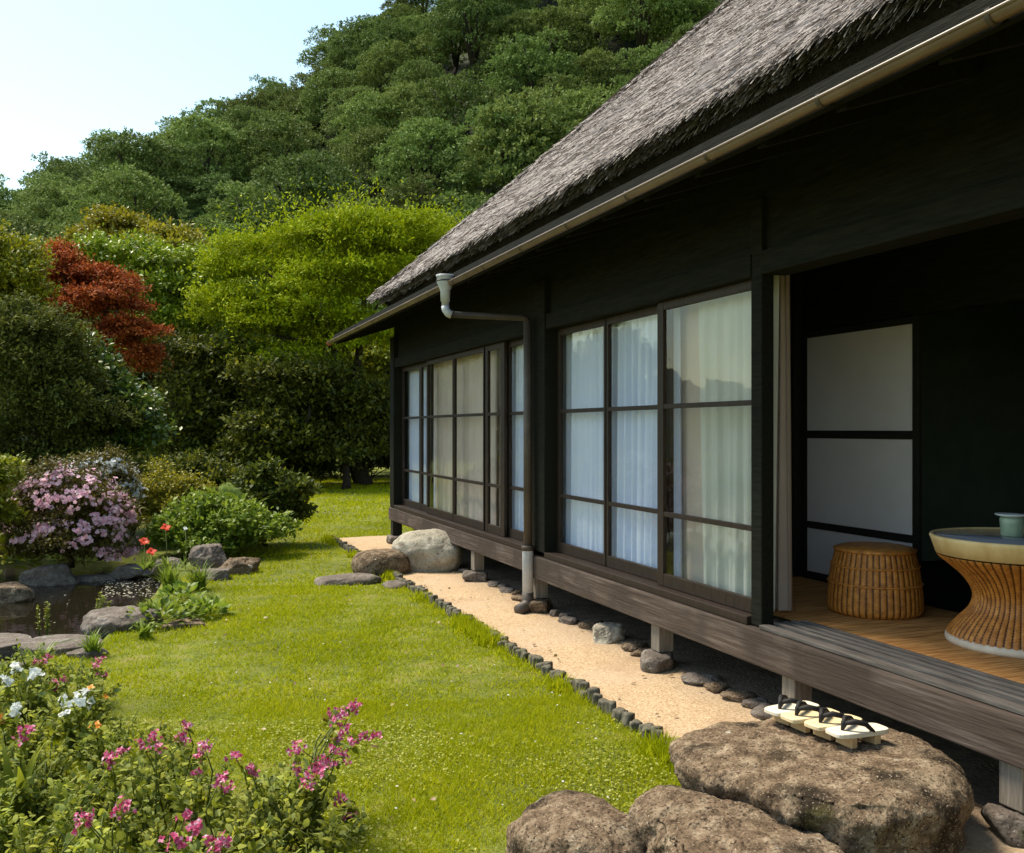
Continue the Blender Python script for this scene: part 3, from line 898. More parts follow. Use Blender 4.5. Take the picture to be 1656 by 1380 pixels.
def door(y0, y1, x, rails=(0.94, 1.585), st0=0.042, st1=0.042):
    """sliding glass door: two stiles, rails, one pane in each row"""
    mb = MB(); t = 0.03
    z0, z1 = 0.508, 2.213
    mb.box(x, x + t, y0, y0 + st0, z0, z1); mb.box(x, x + t, y1 - st1, y1, z0, z1)
    a, b = y0 + st0 + 0.0005, y1 - st1 - 0.0005
    mb.box(x + 0.001, x + t - 0.001, a, b, z0, z0 + 0.075); mb.box(x + 0.001, x + t - 0.001, a, b, z1 - 0.05, z1)
    for r_ in rails:
        mb.box(x + 0.002, x + t - 0.002, a, b, r_ - 0.014, r_ + 0.014)
    d = hp(mb, 'sliding_door', 'door_wood', bevel=0.003)
    zs = [z0 + 0.075] + list(rails) + [z1 - 0.05]
    for i in range(3):
        lo = zs[i] + (0.014 if i else 0); hi = zs[i + 1] - (0.014 if i < 2 else 0)
        g = MB(); g.box(x + 0.013, x + 0.017, a, b, lo, hi)
        g.build('glass_pane', M['glass'], d, 0, off=HO)
    return d


for args in ((3.932, 4.93, 2.85, (0.94, 1.585), 0.05, 0.07), (4.86, 5.74, 2.895, (0.94, 1.585), 0.06, 0.05), (5.67, 6.525, 2.895),
             (6.84, 7.66, 2.895, (0.94, 1.585), 0.05, 0.10), (7.56, 8.12, 2.85, (0.94, 1.585), 0.10, 0.13), (8.05, 9.04, 2.85), (9.02, 10.02, 2.85), (9.99, 10.46, 2.895, (0.94, 1.585), 0.05, 0.06), (10.46, 11.295, 2.895, (0.94, 1.585), 0.04, 0.03)):
    door(*args)
# paper screens at the back of the veranda
mb = MB()
sx = 4.035
for y0, y1 in ((4.05, 5.06),):
    mb.box(sx - 0.015, sx + 0.015, y0, y0 + 0.045, FZ + 0.01, 2.095); mb.box(sx - 0.015, sx + 0.015, y1 - 0.045, y1, FZ + 0.01, 2.095)
    for z0, z1 in ((FZ + 0.012, FZ + 0.055), (0.80, 0.845), (1.39, 1.44), (2.05, 2.093)):
        mb.box(sx - 0.014, sx + 0.014, y0 + 0.0455, y1 - 0.0455, z0, z1)
scr = hp(mb, 'paper_screen', 'dark_wood', bevel=0.003)
mb = MB(); mb.box(sx - 0.003, sx + 0.003, 4.0955, 5.0145, FZ + 0.056, 2.049)
mb.build('screen_paper', M['paper'], scr, 0, off=HO)
mb = MB(); mb.box(3.97, 4.11, 5.065, 5.195, FZ + 0.003, 2.5); hp(mb, 'post', 'dark_wood', bevel=0.005)


def curtain(y0, y1, x, mat, label, amp=0.022, wave=0.11, z0=0.515, z1=2.30, gather=0.0, seed=0, group=None):
    rg = np.random.default_rng(seed)
    nu, nv = max(24, int((y1 - y0) / 0.008)), 16
    ph = rg.uniform(0, 6.28, 4)
    u = np.linspace(0, 1, nu); v = np.linspace(0, 1, nv)
    U, V = np.meshgrid(u, v, indexing='ij')
    s = U * (y1 - y0)
    k = 2 * math.pi / wave
    warp = 0.25 * np.sin(s * 9 + ph[1]) + 0.15 * np.sin(s * 23 + ph[2]) + 0.35 * V * np.sin(s * 5 + ph[3])
    dx = amp * (0.75 + 0.45 * V) * (np.sin(k * s + 2.5 * warp + ph[0]) + 0.3 * np.sin(2 * k * s + ph[2]))
    yy = y0 + s + gather * (V - 0.5) * (U - 0.5)
    zz = z1 + (z0 - z1) * V + 0.008 * np.sin(s * 12 + ph[3]) * (V > 0.99)
    pts = np.stack([x + dx, yy, zz], -1)
    ii = (np.arange(nu - 1)[:, None] * nv + np.arange(nv - 1)[None, :]).ravel()
    o = link('curtain', npmesh('curtain', pts, np.stack([ii, ii + nv, ii + nv + 1, ii + 1], 1), True), M[mat])
    return tag(o, label, 'curtain', group)


GC = 'curtains behind the sliding glass doors'
curtain(3.94, 4.66, 2.975, 'curtain_sheer', 'sheer greenish pleated curtain behind the nearest glass door', 0.018, 0.12, seed=1, group=GC, gather=-0.10)
curtain(4.40, 5.10, 3.03, 'curtain_beige', 'plain beige curtain edge at the left of the nearest glass door', 0.006, 0.3, seed=2, group=GC)
curtain(4.90, 5.80, 2.985, 'curtain_white', 'white pleated curtain right of the middle stile between the two wide posts', 0.024, 0.10, seed=3, group=GC)
curtain(5.74, 6.72, 2.985, 'curtain_white', 'white softly pleated curtain just right of the thick dark post', 0.012, 0.10, seed=4, group=GC)
curtain(6.86, 7.75, 2.98, 'curtain_white', 'white pleated curtain just behind the downpipe', 0.02, 0.10, seed=5, group=GC)
curtain(7.52, 8.30, 3.00, 'curtain_beige', 'narrow pale curtain strip seen between two dark door stiles', 0.012, 0.16, seed=6, group=GC)
curtain(8.06, 9.16, 2.975, 'curtain_beige', 'beige curtain with broad folds, nearer of the two beige doors', 0.012, 0.24, seed=7, group=GC)
curtain(9.04, 10.2, 2.985, 'curtain_beige', 'beige curtain with broad folds, farther of the two beige doors', 0.014, 0.22, seed=8, group=GC)
curtain(10.08, 11.34, 3.00, 'curtain_white', 'white curtain in the farthest glass door by the corner post', 0.014, 0.13, seed=9, group=GC)
curtain(4.07, 4.20, 3.14, 'curtain_pink', 'narrow pinkish curtain bunched at the edge of the open veranda bay', 0.03, 0.05, 0.475, 2.35, seed=10)

# ------------------------------------------------------------------ veranda furniture
mb = MB()
mb.box(3.075, 4.005, -2.4, 5.18, FZ, FZ + 0.010)
tag(mb.build('rush_mat', M['mat_rush']), 'orange brown woven rush mat covering the veranda floor', 'mat')


def weave(nrib, rib, seg, row):
    def f(i, j, a, z):
        return rib * abs(math.cos(nrib * a / 2)) ** 0.7 + (0.0016 if ((i // 1) + int(j * nrib / seg)) % 2 else -0.0008) * row
    return f


def profile(pts, n):
    """smooth curve through (r, z) points by Catmull-Rom"""
    P_ = [pts[0]] + list(pts) + [pts[-1]]
    out = []
    for k in range(1, len(P_) - 2):
        p0, p1, p2, p3 = (np.array(P_[k - 1]), np.array(P_[k]), np.array(P_[k + 1]), np.array(P_[k + 2]))
        for s in np.linspace(0, 1, n, endpoint=False):
            out.append(tuple(0.5 * (2 * p1 + (p2 - p0) * s + (2 * p0 - 5 * p1 + 4 * p2 - p3) * s * s + (3 * p1 - p0 - 3 * p2 + p3) * s ** 3)))
    out.append(tuple(pts[-1]))
    return out


ZF = FZ + 0.0105
st = empty('wicker_stool', (3.60, 3.93, ZF), 0.3, 'round drum-shaped wicker stool with a domed woven seat on the mat', 'stool')
NR = 44
mb = MB(); mb.lathe(profile([(0.205, 0.0), (0.232, 0.02), (0.236, 0.07), (0.228, 0.16), (0.214, 0.25), (0.200, 0.31), (0.194, 0.330)], 7), NR * 8, mod=weave(NR, 0.0055, NR * 8, 1.2))
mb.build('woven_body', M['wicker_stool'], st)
mb = MB(); mb.lathe([(r_, z) for r_, z in [(0.002, 0.368), (0.04, 0.368), (0.08, 0.366), (0.12, 0.363), (0.16, 0.358), (0.19, 0.351), (0.208, 0.342), (0.205, 0.330), (0.19, 0.327)]], NR * 6, mod=lambda i, j, a, z: 0.003 * (((j // 6) + i) % 2) if i > 5 else 0.0)
mb.build('woven_seat', M['wicker'], st)
for zz, rr in ((0.165, 0.237), (0.255, 0.222)):
    mb = MB(); mb.lathe([(rr - 0.004, zz - 0.006), (rr + 0.003, zz - 0.004), (rr + 0.004, zz), (rr + 0.003, zz + 0.004), (rr - 0.004, zz + 0.006)], NR * 4, mod=lambda i, j, a, z: 0.002 * math.cos(NR * a))
    mb.build('binding_band', M['wicker'], st)

tb = empty('wicker_table', (3.69, 3.10, ZF), 0.1, 'hourglass-shaped wicker table with a smooth grey top at the open veranda bay', 'table')
NR = 60
mb = MB(); mb.lathe(profile([(0.308, 0.034), (0.296, 0.06), (0.255, 0.11), (0.215, 0.155), (0.198, 0.205), (0.207, 0.25), (0.245, 0.305), (0.295, 0.35), (0.338, 0.385), (0.352, 0.402)], 6), NR * 8, mod=weave(NR, 0.0065, NR * 8, 1.3))
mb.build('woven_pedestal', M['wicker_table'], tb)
mb = MB(); mb.lathe([(0.29, 0.0), (0.316, 0.0), (0.322, 0.012), (0.320, 0.030), (0.310, 0.038), (0.295, 0.038)], 96); mb.build('base_ring', M['pale_band'], tb)
mb = MB(); mb.lathe([(0.345, 0.408), (0.362, 0.408), (0.382, 0.470), (0.388, 0.484), (0.384, 0.492), (0.372, 0.492), (0.370, 0.485)], 110); mb.build('rim_band', M['rattan_band'], tb)
mb = MB(); mb.lathe([(0.0, 0.470), (0.371, 0.470), (0.371, 0.4865), (0.0, 0.4865)], 96); mb.build('tabletop', M['table_top'], tb)
ZT = ZF + 0.487
jar = empty('ceramic_jar', (3.69, 3.155, ZT), 0, 'small celadon jar with a wide flat saucer on top, standing on the grey tabletop', 'jar')
mb = MB(); mb.lathe([(0.0, 0.0), (0.044, 0.0), (0.047, 0.004), (0.048, 0.03), (0.051, 0.06), (0.052, 0.078), (0.047, 0.086), (0.0, 0.086)], 40); mb.build('jar_body', M['celadon'], jar)
mb = MB(); mb.lathe([(0.0, 0.0865), (0.045, 0.0865), (0.062, 0.092), (0.072, 0.098), (0.072, 0.102), (0.058, 0.097), (0.03, 0.094), (0.0, 0.094)], 40); mb.build('saucer', M['porcelain'], jar)
dish = empty('white_dish', (3.80, 3.00, ZT), 0, 'small white dish at the right edge of the grey tabletop', 'dish')
mb = MB(); mb.lathe([(0.0, 0.0), (0.04, 0.0), (0.055, 0.012), (0.062, 0.022), (0.058, 0.022), (0.04, 0.008), (0.0, 0.008)], 36); mb.build('dish_bowl', M['porcelain'], dish)

# ------------------------------------------------------------------ stones and edging by the house
def outline_rock(name, outline, ztop, seed, flare=0.10, tilt=(0, 0), edge=0.07, amp=0.018, zb=-0.05, nphi=260, dome=0.02):
    """stone with a given plan outline, a nearly flat top and rounded shoulders, local to its own centre"""
    pts = np.array(outline, float); c = pts.mean(0)
    q = pts - c
    ang = np.unwrap(np.arctan2(q[:, 1], q[:, 0])); rr = np.hypot(q[:, 0], q[:, 1])
    o_ = np.argsort(ang % (2 * math.pi)); an = (ang % (2 * math.pi))[o_]; r0 = rr[o_]
    an3 = np.concatenate([an - 2 * math.pi, an, an + 2 * math.pi]); r3 = np.tile(r0, 3)
    ph = np.linspace(0, 2 * math.pi, nphi, endpoint=False)
    base = np.interp(ph, an3, r3)
    kern = np.exp(-0.5 * (np.arange(-8, 9) / 3.0) ** 2); kern /= kern.sum()
    base = np.convolve(np.concatenate([base[-8:], base, base[:8]]), kern, 'valid')
    h = ztop - zb
    prof = [(f, 1.0) for f in np.linspace(0.02, 0.80, 22)]
    e = edge / h
    for a in np.linspace(0, math.pi / 2, 12):
        prof.append((0.82 + 0.18 * math.sin(a), 1 - e * (1 - math.cos(a))))
    for s in np.linspace(0.06, 1, 20):
        prof.append((1.0 + flare * math.sin(math.pi * min(1, s * 0.8)), (1 - e) * (1 - s)))
    off = Vector((seed * 5.3, seed * 2.9, seed * 1.1))
    V = []
    for f, zz in prof:
        for k in range(nphi):
            x, y = base[k] * f * math.cos(ph[k]), base[k] * f * math.sin(ph[k])
            z = zb + h * zz
            z += (tilt[0] * x + tilt[1] * y + dome * (1 - f * f)) * zz
            w = Vector((x, y, z))
            n1 = mnoise.noise(w * 4 + off); n2 = mnoise.noise(w * 11 + off); n3 = mnoise.fractal(w * 26 + off, 1.0, 2.0, 3)
            d = amp * (1.6 * n1 + 0.9 * n2 + 0.75 * n3)
            dr = Vector((math.cos(ph[k]), math.sin(ph[k]), 0)) if zz < 0.97 else Vector((0, 0, 1))
            V.append(tuple(w + dr * d * (1.6 if zz < 0.97 else 0.7)))
    n = len(prof)
    T = [(i * nphi + k, (i + 1) * nphi + k, (i + 1) * nphi + (k + 1) % nphi, i * nphi + (k + 1) % nphi) for i in range(n - 1) for k in range(nphi)]
    V = np.array(V)
    me = npmesh(name, V, np.array(T), True)
    bm = bmesh.new(); bm.from_mesh(me); bm.verts.ensure_lookup_table()
    bm.faces.new([bm.verts[k] for k in range(nphi)])
    bm.to_mesh(me); bm.free()
    return me, c


ZS = 0.275
me, c = outline_rock('step_stone', [(1.80, 3.00), (1.88, 3.14), (2.10, 3.21), (2.44, 3.12), (2.70, 2.98), (2.745, 2.72), (2.64, 2.44), (2.38, 2.26), (2.04, 2.30), (1.85, 2.62)], ZS, 3, flare=-0.05, edge=0.06, amp=0.014, dome=0.012)
o = link('step_stone', me, M['brown_rock']); o.location = (c[0], c[1], 0)
tag(o, 'big flat-topped brown boulder used as a step, carrying the row of wooden sandals', 'stone')
me, c = outline_rock('garden_stone', [(1.50, 2.60), (1.55, 2.84), (1.68, 2.91), (1.82, 2.76), (1.99, 2.46), (1.97, 2.20), (1.70, 2.12), (1.50, 2.30)], 0.175, 8, flare=0.06, edge=0.08, tilt=(-0.05, 0.03), dome=0.04)
o = link('garden_stone', me, M['brown_rock']); o.location = (c[0], c[1], 0)
tag(o, 'rough brown stone on the lawn in front of the sandal boulder, touching it', 'stone')
rock('garden_stone', W(0.225, 3.12, 0.035), (0.205, 0.25, 0.145), 0.3, 21, 'brown_rock', 'rounded rough brown stone standing alone on the grass, left of the two bigger brown stones', 'stone', sub=5, amp=0.10, fine=0.03)


def at_ground(px, py, z=0.0):
    p = G(px, py, z); return p


def Zof(py, z=0.0):
    return (CAM_H - z) * F_PX / (py - HOR)


p = G(692, 928)
rock('boulder', (p.x + 0.05, p.y + 0.20, 0.17), (0.36, 0.28, 0.25), -0.5, 31, 'pale_rock', 'large pale grey-cream boulder by the house, lying across the gravel', 'boulder', sub=5, amp=0.10, pw=2.8, fine=0.015)
p = G(622, 934)
rock('round_stone', (p.x, p.y + 0.15, 0.10), (0.28, 0.23, 0.16), 0.2, 33, 'brown_rock', 'dark brown rounded stone leaning beside the pale boulder', 'stone', sub=5, amp=0.05, fine=0.02)
p = G(565, 946)
rock('flat_stone', (p.x, p.y + 0.1, 0.0), (0.30, 0.17, 0.075), 0.0, 35, 'grey_rock', 'low flat stepping stone in the lawn, left of the dark round stone', 'stone', sub=4, amp=0.12, pw=3.5)
p = G(655, 950)
rock('flat_stone', (p.x - 0.03, p.y + 0.08, 0.0), (0.15, 0.12, 0.05), 0.4, 36, 'grey_rock', 'small flat grey stone at the gravel edge, in front of the pale boulder', 'stone', sub=4, amp=0.12, pw=3.0)
# stones the floor posts stand on
for k, (y, s_, lab) in enumerate(((3.62, 0.8, 'grey footing stone under the veranda post behind the sandals'), (4.87, 1.15, 'rounded grey footing stone under the post below the nearest glass door'),
                               (6.76, 1.25, 'brownish footing stone under the post beside the downpipe foot'), (8.27, 1.0, 'footing stone under the pale post right of the large boulder'),
                               (10.35, 0.9, 'footing stone under the post behind the large boulder'), (11.4, 1.2, 'footing stone under the far corner post of the house'), (2.40, 1.0, 'footing stone under the post nearest the camera'))):
    rock('footing_stone', (2.82, y - 0.02, 0.06), (0.12 * s_, 0.10 * s_, 0.075 * min(s_, 1.05)), k * 0.9, 40 + k, 'grey_rock' if k != 2 else 'brown_rock', lab, 'stone', 'footing stones under the floor posts', sub=4, amp=0.10, facets=9, fine=0.03)
rng = np.random.default_rng(5)
special = {5.62: (0.15, 0.11, 0.085, 'pale_rock', 'pale angular rock at the gravel edge, largest between the downpipe and the next post')}
for y, (a, b, h, mt, lab) in special.items():
    rock('edge_stone', (2.86, y, 0.06), (a, b, h), 0.4, 61, mt, lab, 'stone', sub=5, amp=0.12, pw=2.3, facets=12, fine=0.03)
y = 3.0
k = 0
while y < 9.6:
    near = min(abs(y - q) for q in (3.62, 4.87, 6.76, 8.27, 5.62))
    sx_ = rng.uniform(0.04, 0.10)
    if near > 0.17:
        rock('edge_stone', (2.90 + rng.uniform(-0.06, 0.06), y, 0.035), (sx_, sx_ * rng.uniform(0.8, 1.3), rng.uniform(0.022, 0.042)), rng.uniform(0, 3), 70 + k, 'grey_rock' if rng.random() < 0.75 else 'brown_rock',
             'small grey or brown stone in the row along the gravel under the house edge', 'stone', 'small stones in a row under the house edge', sub=4, amp=0.12, facets=9, fine=0.03)
    k += 1
    y += sx_ * 1.9 + rng.uniform(0.0, 0.06)
# log edging between lawn and gravel
svar = []
for s_ in range(5):
    mb = MB(); rg = np.random.default_rng(s_)
    prof_ = []
    r0 = 0.031
    mb.lathe([(0.0, -0.08), (r0, -0.08), (r0 * 1.02, 0.0), (r0, 0.052), (r0 * 0.93, 0.061), (r0 * 0.5, 0.064), (0.0, 0.063)], 16,
             mod=lambda i, j, a, z, s_=s_: 0.0 if i in (0, 6) else 0.006 * math.sin(3 * a + s_) + 0.003 * math.sin(7 * a + s_ * 2))
    svar.append(mb)
smesh = None
stakes = []
for s_, mb in enumerate(svar):
    o = mb.build('log_stake', M['stake'])
    stakes.append(o)
y = 3.18; k = 0
while y < 12.2:
    o = stakes[k] if k < 5 else stakes[rng.integers(5)].copy()
    if k >= 5: COL.objects.link(o)
    sc_ = rng.uniform(0.8, 1.12)
    o.location = (GX0 - 0.03 + rng.normal(0, 0.012), y, rng.uniform(-0.02, 0.014))
    o.rotation_euler = (rng.normal(0, 0.08), rng.normal(0, 0.08), rng.uniform(0, 6))
    o.scale = (sc_, sc_, 1)
    tag(o, 'short weathered log stake in the low edging between lawn and gravel', 'stake', 'log stakes edging the gravel strip')
    y += 0.060 * sc_ + rng.uniform(0.001, 0.009); k += 1

# ------------------------------------------------------------------ wooden sandals
ZSAND = ZS + 0.012


def sandal(loc, rz, mat, label, tilt=0.0):
    g = empty('wooden_sandal', loc, rz, label, 'sandal', 'wooden sandals on the step stone')
    g.rotation_euler = (0, tilt, rz)
    mb = MB()
    L_, Wd_ = 0.245, 0.098
    n = 40; top = []; 
    for k in range(n):
        a = 2 * math.pi * k / n
        ca, sa = math.cos(a), math.sin(a)
        e = (abs(ca) ** 5 + abs(sa) ** 5) ** (-1 / 5)
        top.append((ca * e * L_ / 2, sa * e * Wd_ / 2 * (1.0 - 0.06 * ca)))
    zz = [(0.040, 0.97), (0.043, 1.0), (0.054, 1.0), (0.057, 0.975)]
    vs = [(x * s_, y * s_, z) for z, s_ in zz for x, y in top]
    fs = [(i * n + k, i * n + (k + 1) % n, (i + 1) * n + (k + 1) % n, (i + 1) * n + k) for i in range(3) for k in range(n)]
    fs += [tuple(range(n))[::-1], tuple(3 * n + k for k in range(n))]
    mb.add(vs, fs); mb.build('sole', M[mat], g)
    for x0 in (-0.065, 0.045):
        t = MB(); t.box(x0, x0 + 0.026, -0.043, 0.043, 0.0, 0.0405); t.build('tooth', M['tooth_wood'], g, 0.003)
    sb = MB()
    for s_ in (-1, 1):
        sb.tube([(-0.070, 0, 0.060), (-0.062, 0.006 * s_, 0.083), (-0.035, 0.026 * s_, 0.092), (0.0, 0.040 * s_, 0.084), (0.035, 0.043 * s_, 0.055)], [0.005, 0.0085, 0.011, 0.010, 0.007], 10)
    sb.tube([(-0.072, 0, 0.055), (-0.068, 0, 0.086), (-0.060, 0, 0.090)], [0.006, 0.009, 0.008], 8)
    sb.build('thong_strap', M['strap'], g)
    return g


sandal((2.375, 3.045, ZSAND), 0.16, 'paulownia', 'pale wooden sandal with a black strap, farthest of the four in the row', 0.02)
sandal((2.385, 2.945, ZSAND), 0.04, 'paulownia_yellow', 'yellowish wooden sandal with a black strap, second from the far end of the row', 0.01)
sandal((2.410, 2.845, ZSAND), 0.13, 'paulownia_yellow', 'yellowish wooden sandal tucked partly under the nearest pale sandal\'s edge', 0.02)
sandal((2.425, 2.735, ZSAND), 0.02, 'paulownia', 'pale whitish wooden sandal nearest the camera, its two teeth in view', 0.03)

# ------------------------------------------------------------------ rocks round the pond


def prock(px, py, Z, rx_, ry_, rz2, seed, mat, label, rot=0.0, dz=0.0, **kw):
    q = P(px, py, Z)
    return rock('pond_rock', (q.x, q.y, q.z + dz), (rx_, ry_, rz2), -TH + rot, seed, mat, label, 'rock', 'rocks round the garden pond', **{'sub': 5, 'facets': 14, 'amp': 0.10, 'fine': 0.03, 'pw': 2.3, **kw})


prock(85, 935, 9.6, 0.30, 0.30, 0.19, 101, 'grey_rock', 'brownish grey rock at the water under the pink azalea, left side', 0.2, pw=3)
prock(20, 965, 8.6, 0.24, 0.25, 0.16, 102, 'brown_rock', 'dark rock at the left picture edge standing in the pond', 0.4)
prock(150, 945, 9.7, 0.22, 0.2, 0.12, 103, 'grey_rock', 'low rock at the waterline directly under the pink azalea', 0.1)
prock(215, 925, 9.9, 0.26, 0.18, 0.10, 104, 'grey_rock', 'low long rock on the pond bank right of the pink azalea', -0.2)
prock(270, 915, 9.9, 0.2, 0.2, 0.10, 105, 'grey_rock', 'low flat rock on the bank beneath the red poppies', 0.4)
prock(340, 905, 9.6, 0.20, 0.2, 0.20, 106, 'grey_rock', 'rounded pale grey rock, tallest of the group at the lawn edge', 0.3)
prock(385, 915, 9.4, 0.19, 0.2, 0.11, 107, 'brown_rock', 'brown rock at the lawn edge, rightmost of the pond group', -0.3, pw=3)
prock(345, 932, 9.0, 0.20, 0.18, 0.10, 108, 'grey_rock', 'low reddish grey rock in front of the rounded pale rock', 0.1, pw=3)
prock(205, 1014, 6.85, 0.30, 0.30, 0.17, 109, 'grey_rock', 'large sloping grey rock between the pond and the lawn, its top bare', 0.5)
prock(300, 1018, 6.8, 0.20, 0.18, 0.08, 110, 'brown_rock', 'low brown rock under the leafy clump at the lawn edge', 0.0)
prock(20, 1082, 5.55, 0.16, 0.10, 0.06, 111, 'grey_rock', 'flat dark rock at the near pond bank beside the magenta blossoms', 0.0)
prock(140, 1062, 5.95, 0.13, 0.12, 0.07, 112, 'grey_rock', 'low rock on the near pond bank just below the large sloping rock', 0.4)
me, c = outline_rock('stone_slab', [(-0.75, -0.05), (-0.72, 0.05), (0, 0.06), (0.50, 0.05), (0.54, 0.0), (0.50, -0.05), (0, -0.06)], 0.05, 17, flare=0.0, edge=0.015, amp=0.004, zb=-0.03, dome=0.0)
o = link('stone_slab', me, M['grey_rock']); q = G(45, 1036, 0.02); o.location = (q.x, q.y, -0.03); o.rotation_euler = (0, 0, -TH)
tag(o, 'narrow flat stone slab laid across the near end of the pond', 'slab')

# white petals floating on the water
rng = np.random.default_rng(77)
pc = []
for (px0, px1, py0, py1, n) in ((165, 258, 934, 966, 230), (-20, 60, 1042, 1068, 90), (60, 160, 960, 1010, 10)):
    for _ in range(n):
        q = G(rng.uniform(px0, px1), rng.uniform(py0, py1), -0.125)
        pc.append((q.x, q.y, -0.126 + rng.uniform(0, 0.006)))
pc = np.array(pc)
a = rng.uniform(0, 6.28, len(pc))
ax = np.stack([np.cos(a), np.sin(a), rng.normal(0, 0.1, len(pc))], 1)
V, T = oval_leaves(pc, ax, np.tile([0, 0, 1.0], (len(pc), 1)) + rng.normal(0, 0.15, (len(pc), 3)), rng.uniform(0.015, 0.035, len(pc)), rng.uniform(0.01, 0.022, len(pc)), droop=0)
tag(link('fallen_petals', npmesh('fallen_petals', V, T), M['old_petal']), 'pale fallen petals floating on the dark pond water', 'petals', kind='stuff')

# ------------------------------------------------------------------ trees of the garden


def lob(px0, Z0, items):
    """ellipsoids in a tree's own frame (lateral, depth, up) from picture-sized measures taken at its distance"""
    out = []
    for it in items:
        px, py, rx_, ry_ = it[:4]
        dz = it[4] if len(it) > 4 else 0.0
        rd = it[5] if len(it) > 5 else rx_ / F_PX * Z0 * 0.9
        out.append(((px - px0) / F_PX * Z0, dz, CAM_H + (HOR - py) / F_PX * Z0, rx_ / F_PX * Z0, rd, ry_ / F_PX * Z0))
    return out


def tree(name, px0, Z0, items, label, mat, cat='tree', group=None, trunk=0.12, seed=1, n=1500, zbase=0.0, clump=(13, 0.34, 0.45), spikes=0, **kw):
    kw.setdefault('zmin', -0.15)
    kw.setdefault('normup', 1.2)
    rg = np.random.default_rng(seed)
    loc = W((px0 - CX) / F_PX * Z0, Z0, zbase)
    e = empty(name, loc, -TH, label, cat, group)
    L_ = [(a, b, c_ - zbase, d, e_, f) for a, b, c_, d, e_, f in lob(px0, Z0, items)]
    tg = [(l[0], l[1], l[2]) for l in L_[:5]]
    limbs((0, 0, -0.05), tg, trunk, rg).build('trunk', M['bark'], e)
    V, T = spray_crown(rg, clumps(rg, L_, *clump), n, **kw)
    if spikes:                                            # long upright shoots standing out of the top
        V, T = join([(V, T), spray_crown(rg, [(l[0], l[1], l[2] - 0.1 * l[5], *l[3:]) for l in L_], spikes, **{**kw, 'per': 13, 'slen': 0.85, 'up': 0.75, 'flat': 0.1, 'zmin': 0.2, 'inner': 0.0, 'jit': 0.22, 'hide': 0.95})])
    link('crown', npmesh('crown', V, T), M[mat], e)
    return e


tree('maple_tree', 590, 24.0, [(540, 440, 140, 80, 0.3), (430, 440, 80, 75, 0), (645, 395, 95, 50, 0.2), (610, 490, 110, 75, 0.2), (450, 545, 85, 65, -0.6), (550, 385, 95, 42, 0.2), (705, 410, 70, 60, 0.8),
                               (385, 515, 60, 55, -0.3), (520, 520, 90, 60, -1.0), (365, 445, 42, 45, 0.4), (600, 560, 80, 40, -0.4), (490, 600, 70, 40, -0.8), (415, 600, 55, 45, -0.6)],
     'large yellow-green maple behind the far end of the house, its top feathery', 'maple_leaf', trunk=0.20, spikes=420, seed=41, n=9500, per=10, clump=(20, 0.25, 0.26), normup=1.4, slen=0.36, L=0.10, Wd=0.05, up=0.30, flat=0.75, inner=0.10, jit=0.25, zmin=0.0)
tree('olive_tree', 185, 33.0, [(190, 385, 58, 38), (150, 410, 35, 30), (215, 415, 40, 30, -0.5)], 'olive-green round-topped tree below the hill, behind the red maple', 'olive_leaf', trunk=0.14, seed=42, n=1800, per=9, slen=0.5, L=0.16, Wd=0.08, flat=0.6, up=0.15)
tree('olive_tree', 275, 31.0, [(270, 415, 45, 38), (300, 440, 40, 40, -0.4), (240, 440, 35, 30)], 'smaller olive-green tree between the round-topped one and the yellow-green maple', 'olive_leaf', trunk=0.12, seed=43, n=1600, per=9, slen=0.5, L=0.15, Wd=0.08, flat=0.6, up=0.15)
tree('bright_tree', 250, 27.5, [(270, 470, 75, 55), (210, 430, 60, 35), (160, 420, 40, 30), (310, 520, 60, 60, -0.5), (330, 450, 40, 40), (270, 550, 60, 50, -0.6)], 'fresh green glossy-leaved tree between the red maple and the yellow-green one', 'bright_leaf', trunk=0.13, seed=44, n=3300, per=9, slen=0.45, L=0.14, Wd=0.07, flat=0.3, up=0.3)
tree('red_maple', 165, 22.0, [(100, 440, 45, 32), (150, 455, 60, 32, 0.2), (180, 500, 70, 34, -0.2), (110, 495, 50, 34), (225, 540, 42, 30, -0.4), (190, 560, 60, 32, -0.2), (240, 585, 26, 26, -0.5), (85, 410, 26, 20, 0.3)],
     'red-leaved maple on the left, layered dark red foliage', 'red_leaf', trunk=0.11, seed=45, n=3600, per=10, clump=(13, 0.34, 0.20), normup=1.4, slen=0.26, L=0.085, Wd=0.045, up=0.05, flat=0.75, inner=0.12, zmin=0.0)
tree('yellow_conifer', 15, 20.0, [(10, 425, 45, 45), (35, 470, 38, 45, -0.3), (-20, 470, 50, 60), (30, 520, 30, 40)], 'yellow-green bushy tree cut by the left picture edge, above the dark rounded bush', 'conifer_leaf', trunk=0.12, seed=46, n=2600, per=9, slen=0.35, L=0.09, Wd=0.045, up=0.5, flat=0.1)

